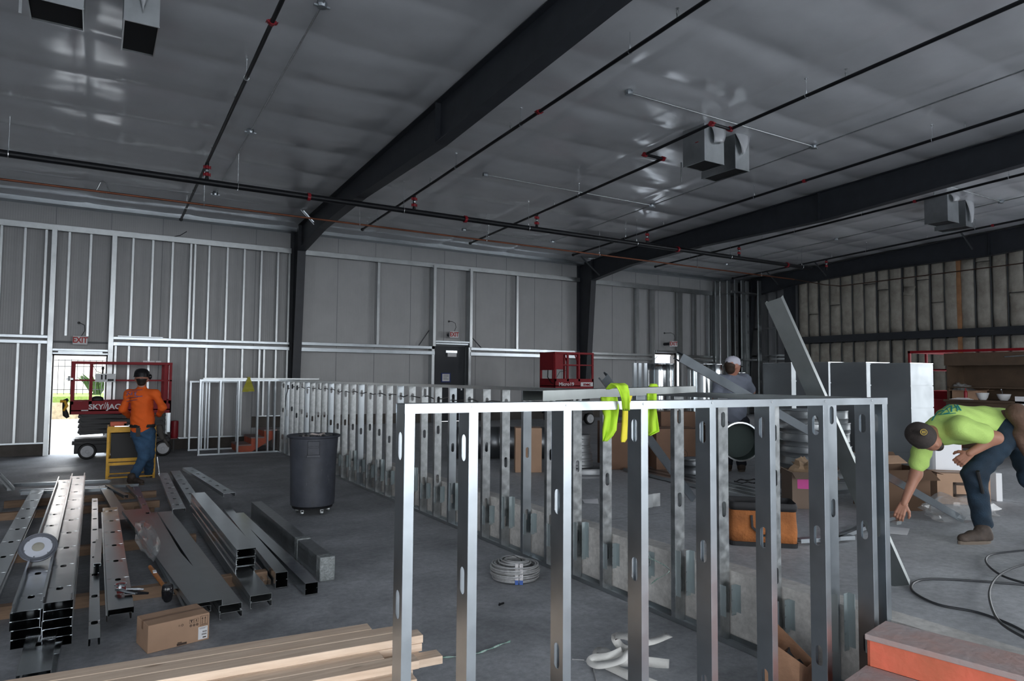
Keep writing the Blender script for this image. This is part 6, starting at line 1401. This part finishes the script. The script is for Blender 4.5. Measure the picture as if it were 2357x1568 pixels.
implicit('beard', [(T3(hd-hup*.055+fwn*.05), T3(hd-hup*.085+fwn*.075), .048, .034), (T3(hd-hup*.03+fwn*.0), T3(hd-hup*.07+fwn*.05), .06, .045)], .02, .009, hairm, t, wrinkle=.002)
lea = mat('tool_pouch_leather', (.10, .055, .035), .8, 0, .3, 12, .3, 50)
m = MB(); 
implicit('tool_belt', [(T3(g(2312, 958, 5.42)), T3(g(2300, 1028, 5.38)), .05, .05), (T3(g(2312, 955, 5.6)), T3(g(2303, 1020, 5.62)), .06, .06), (T3(g(2340, 950, 5.3)), T3(g(2365, 990, 5.25)), .075, .06), (T3(g(2345, 1000, 5.28)), T3(g(2362, 1045, 5.28)), .05, .03)], .03, .012, lea, t, wrinkle=.003)
m = MB(); m.tube([g(2250, 1085, 5.25), g(2262, 1135, 5.3)], .014, 8); m.build('hammer_handle', blk, t, smooth=True)
m = MB(); q = hL[0][1]; m.box(q[0]-.03, q[1]-.02, q[2]-.10, q[0]+.04, q[1]+.02, q[2]-.07); m.build('screw_gun_bit', zinc, t)
# ---------------------------------------------------------------- man in orange, walking away, lower floor
g = lambda x, y, d=11.1: at(x, y, D=d)
t = thing('person', 'man in an orange long sleeved shirt and blue jeans walking away from the camera', 'person', (.65, 12.6, 0))
vd = (g(326, 950)-CAM); vd.z = 0; vd.normalize(); sdv = Vector((vd.y, -vd.x, 0))
pel = g(328, 992); wai = g(328, 965); che = g(327, 920); nck = g(327, 890); hd = g(326, 873)
shL, shR = g(298, 907, 11.08), g(357, 907, 11.08); elL, elR = g(283, 942, 11.05), g(374, 938, 11.02); wrL, wrR = g(297, 958, 11.32), g(366, 955, 11.32)
hpL, hpR = g(320, 998), g(340, 998, 11.1); knL, anL = g(333, 1048, 11.05), g(307, 1098, 10.95); knR, anR = g(342, 1046, 11.15), g(343, 1088, 11.55)
torso = [(T3(pel), T3(wai), .150, .155), (T3(wai), T3(che), .160, .165), (T3(che), T3(nck-Z_*.04), .14, .075), (T3(shL), T3(shR), .078, .078)]
arms = [(T3(shL), T3(elL), .060, .05), (T3(elL), T3(wrL), .048, .032), (T3(shR), T3(elR), .060, .05), (T3(elR), T3(wrR), .048, .032)]
legs = [(T3(hpL), T3(knL), .105, .072), (T3(knL), T3(anL), .068, .05), (T3(hpR), T3(knR), .105, .07), (T3(knR), T3(anR), .066, .048)]
ss = lambda L, d: [(a, b, ra-d, rb-d) for a, b, ra, rb in L]
hh = hand_segs(wrL, vd*.8+sdv*.5, Vector((0, 0, -1)), 1, curl=.6)+hand_segs(wrR, vd*.8-sdv*.5, Vector((0, 0, -1)), -1, curl=.6)
implicit('body', ss(torso, .02)+ss(arms, .008)+ss(legs, .02)+[(T3(nck-Z_*.03), T3(hd), .062, .06)]+head_segs(hd, Z_, vd), .04, .014, skin2, t, extra=addh(hh))
osh = mat('shirt_orange', (.85, .13, .012), .8, 0, .06, 6, .2, 90)
implicit('shirt', torso+arms[:1]+arms[2:3]+[(a, b, ra+.008, rb+.012) for a, b, ra, rb in arms[1::2]]+[(T3(wai), T3(pel+Z_*.03), .160, .160)], .05, .013, osh, t, wrinkle=.004)
o_sh = [o for o in t.children if o.name.startswith('shirt')][0]
project_strokes(o_sh, [[(290, 903), (301, 900), (328, 897)], [(292, 911), (295, 904), (300, 910), (304, 903), (304, 910)], [(308, 903), (316, 902)], [(312, 903), (311, 911), (320, 913), (328, 912)], [(291, 917), (308, 915), (318, 914)], [(292, 924), (316, 920)]], .012, mat('shirt_print_violet', (.28, .12, .20), .8), 'back_print', t)
implicit('jeans', [(T3(wai-Z_*.06), T3(pel), .158, .165)]+[(a, b, ra+.012, rb+.022) for a, b, ra, rb in legs], .05, .013, jean2, t, wrinkle=.005)
m = MB(); c_ = pel+Z_*.085; m.lathe([(.182, -.025), (.186, 0), (.182, .025)], c_, 30, Matrix.Diagonal((1, .92, 1)), cap=False); m.build('belt', blk, t, solid=.006)
implicit('tool_pouch', [(T3(g(367, 985, 11.0)), T3(g(373, 1008, 11.0)), .05, .04), (T3(g(372, 1000, 11.1)), T3(g(388, 1028, 11.1)), .035, .015)], .02, .013, mat('pouch_grey', (.05, .045, .04), .8), t, wrinkle=.003)
m = MB(); q = g(318, 992, 10.93); m.box(q.x-.03, q.y-.03, q.z-.09, q.x+.03, q.y+.0, q.z+.05); m.build('holster', blk, t)
a_, b_ = anL.copy(), anR.copy(); a_.z = 0; b_.z = 0
boot_mesh('boot', a_-Vector((.07, .04, 0))+vd*0, a_+Vector((.17, -.13, 0)) if 0 else at(331, 1117, Z=0), t); boot_mesh('boot', b_-vd*.06, b_+vd*.2, t)
hat = mat('hard_hat_black', (.008, .008, .009), .2)
c0 = hd+Z_*.04; m = MB(); R_ = Matrix((sdv, vd, Z_)).transposed() @ Matrix.Diagonal((.96, 1.1, 1))
m.lathe([(.125, -.005), (.121, .01), (.120, .04), (.112, .08), (.085, .115), (.045, .132), (.001, .136)], c0, 32, R_, cap=False); m.build('hard_hat', hat, t, smooth=True, solid=.004, angle=0)
m = MB(); m.ell(c0+sdv*.12-Z_*.0, (.03, .045, .045)); m.build('ear_muff', hat, t, smooth=True)
implicit('hair', [(T3(hd-vd*.035), T3(hd-vd*.03-Z_*.055), .082, .062)], .02, .012, hairm, t)
m = MB(); m.bar(at(362, 1052, D=11.2), at(367, 1090, D=11.2), .02, .01); m.bar(at(367, 1090, D=11.2), at(368, 1090, Z=.01) if 0 else at(367, 1091, D=11.2), .02, .01); m.build('dangling_strip', zinc, t)
# ---------------------------------------------------------------- man in grey, back turned, on the raised slab
g = lambda x, y, d=9.6: at(x, y, D=d)
t = thing('person', 'man in a grey t-shirt and white cap standing with his back turned, looking right', 'person', (7.75, 6.6, U))
b0 = g(1690, 960); t.matrix_basis = Matrix.Translation((b0.x, b0.y, U))
hd = g(1686, 843, 9.55); nck = g(1684, 862); che = g(1688, 900); wai = g(1688, 945); pel = g(1690, 972)
shL, shR = g(1658, 878), g(1713, 876); elL, elR = g(1648, 918, 9.65), g(1730, 902, 9.75); wrL, wrR = g(1668, 925, 9.9), g(1716, 905, 9.95)
vd = (g(1690, 900)-CAM); vd.z = 0; vd.normalize(); sdv = Vector((vd.y, -vd.x, 0))
torso = [(T3(pel), T3(wai), .16, .165), (T3(wai), T3(che), .168, .172), (T3(che), T3(nck-Z_*.05), .155, .085), (T3(shL), T3(shR), .088, .085)]
arms = [(T3(shL), T3(elL), .062, .05), (T3(elL), T3(wrL), .046, .032), (T3(shR), T3(elR), .062, .05), (T3(elR), T3(wrR), .046, .032)]
hps = [pel-sdv*.09, pel+sdv*.09]; legs = []
for q in hps: k_ = Vector((q.x, q.y, U+.50)); a_ = Vector((q.x, q.y, U+.11)); legs += [(T3(q), T3(k_), .105, .07), (T3(k_), T3(a_), .066, .048)]
hfw = (vd*.75+sdv*.65).normalized(); hup = (Z_+hfw*.25).normalized()
hh = hand_segs(wrL, vd, -Z_, 1, curl=.6)+hand_segs(wrR, vd*.8-sdv*.5, -Z_, -1, curl=.6)
implicit('body', ss(torso, .02)+ss(arms, .004)+ss(legs, .02)+[(T3(nck-Z_*.03), T3(hd), .062, .06)]+head_segs(hd, hup, hfw), .04, .014, skin2, t, extra=addh(hh))
gsh = mat('shirt_grey', (.17, .19, .24), .85, 0, .08, 6, .2, 90)
implicit('shirt', torso+[(T3(shL), T3(sl(shL, elL, .75)), .085, .082), (T3(shR), T3(sl(shR, elR, .75)), .085, .080)], .05, .013, gsh, t, wrinkle=.005)
implicit('trousers', [(T3(pel+Z_*.02), T3(pel-Z_*.06), .162, .165)]+[(a, b, ra+.012, rb+.02) for a, b, ra, rb in legs], .05, .014, mat('trousers_navy', (.012, .014, .022), .85), t, wrinkle=.004)
for q in hps: h_ = Vector((q.x, q.y, U)); boot_mesh('boot', h_-vd*.07, h_+vd*.2, t)
implicit('hair', [(T3(hd-hfw*.04+Z_*.0), T3(hd-hfw*.045-Z_*.045), .086, .068)], .02, .012, mat('hair_brown', (.035, .018, .010), .7), t)
cap_mesh('cap', hd+hup*.03, (hup-hfw*.1), hfw, mat('cap_white', (.52, .52, .60), .7), t, r=.108, brim=.075, brim_mt=blk)
m = MB(); q = hd+hup*.045-hfw*.1; m.box(q.x-.03, q.y-.012, q.z-.02, q.x+.03, q.y+.012, q.z+.02); m.build('cap_opening', hairm, t, bevel=.008)
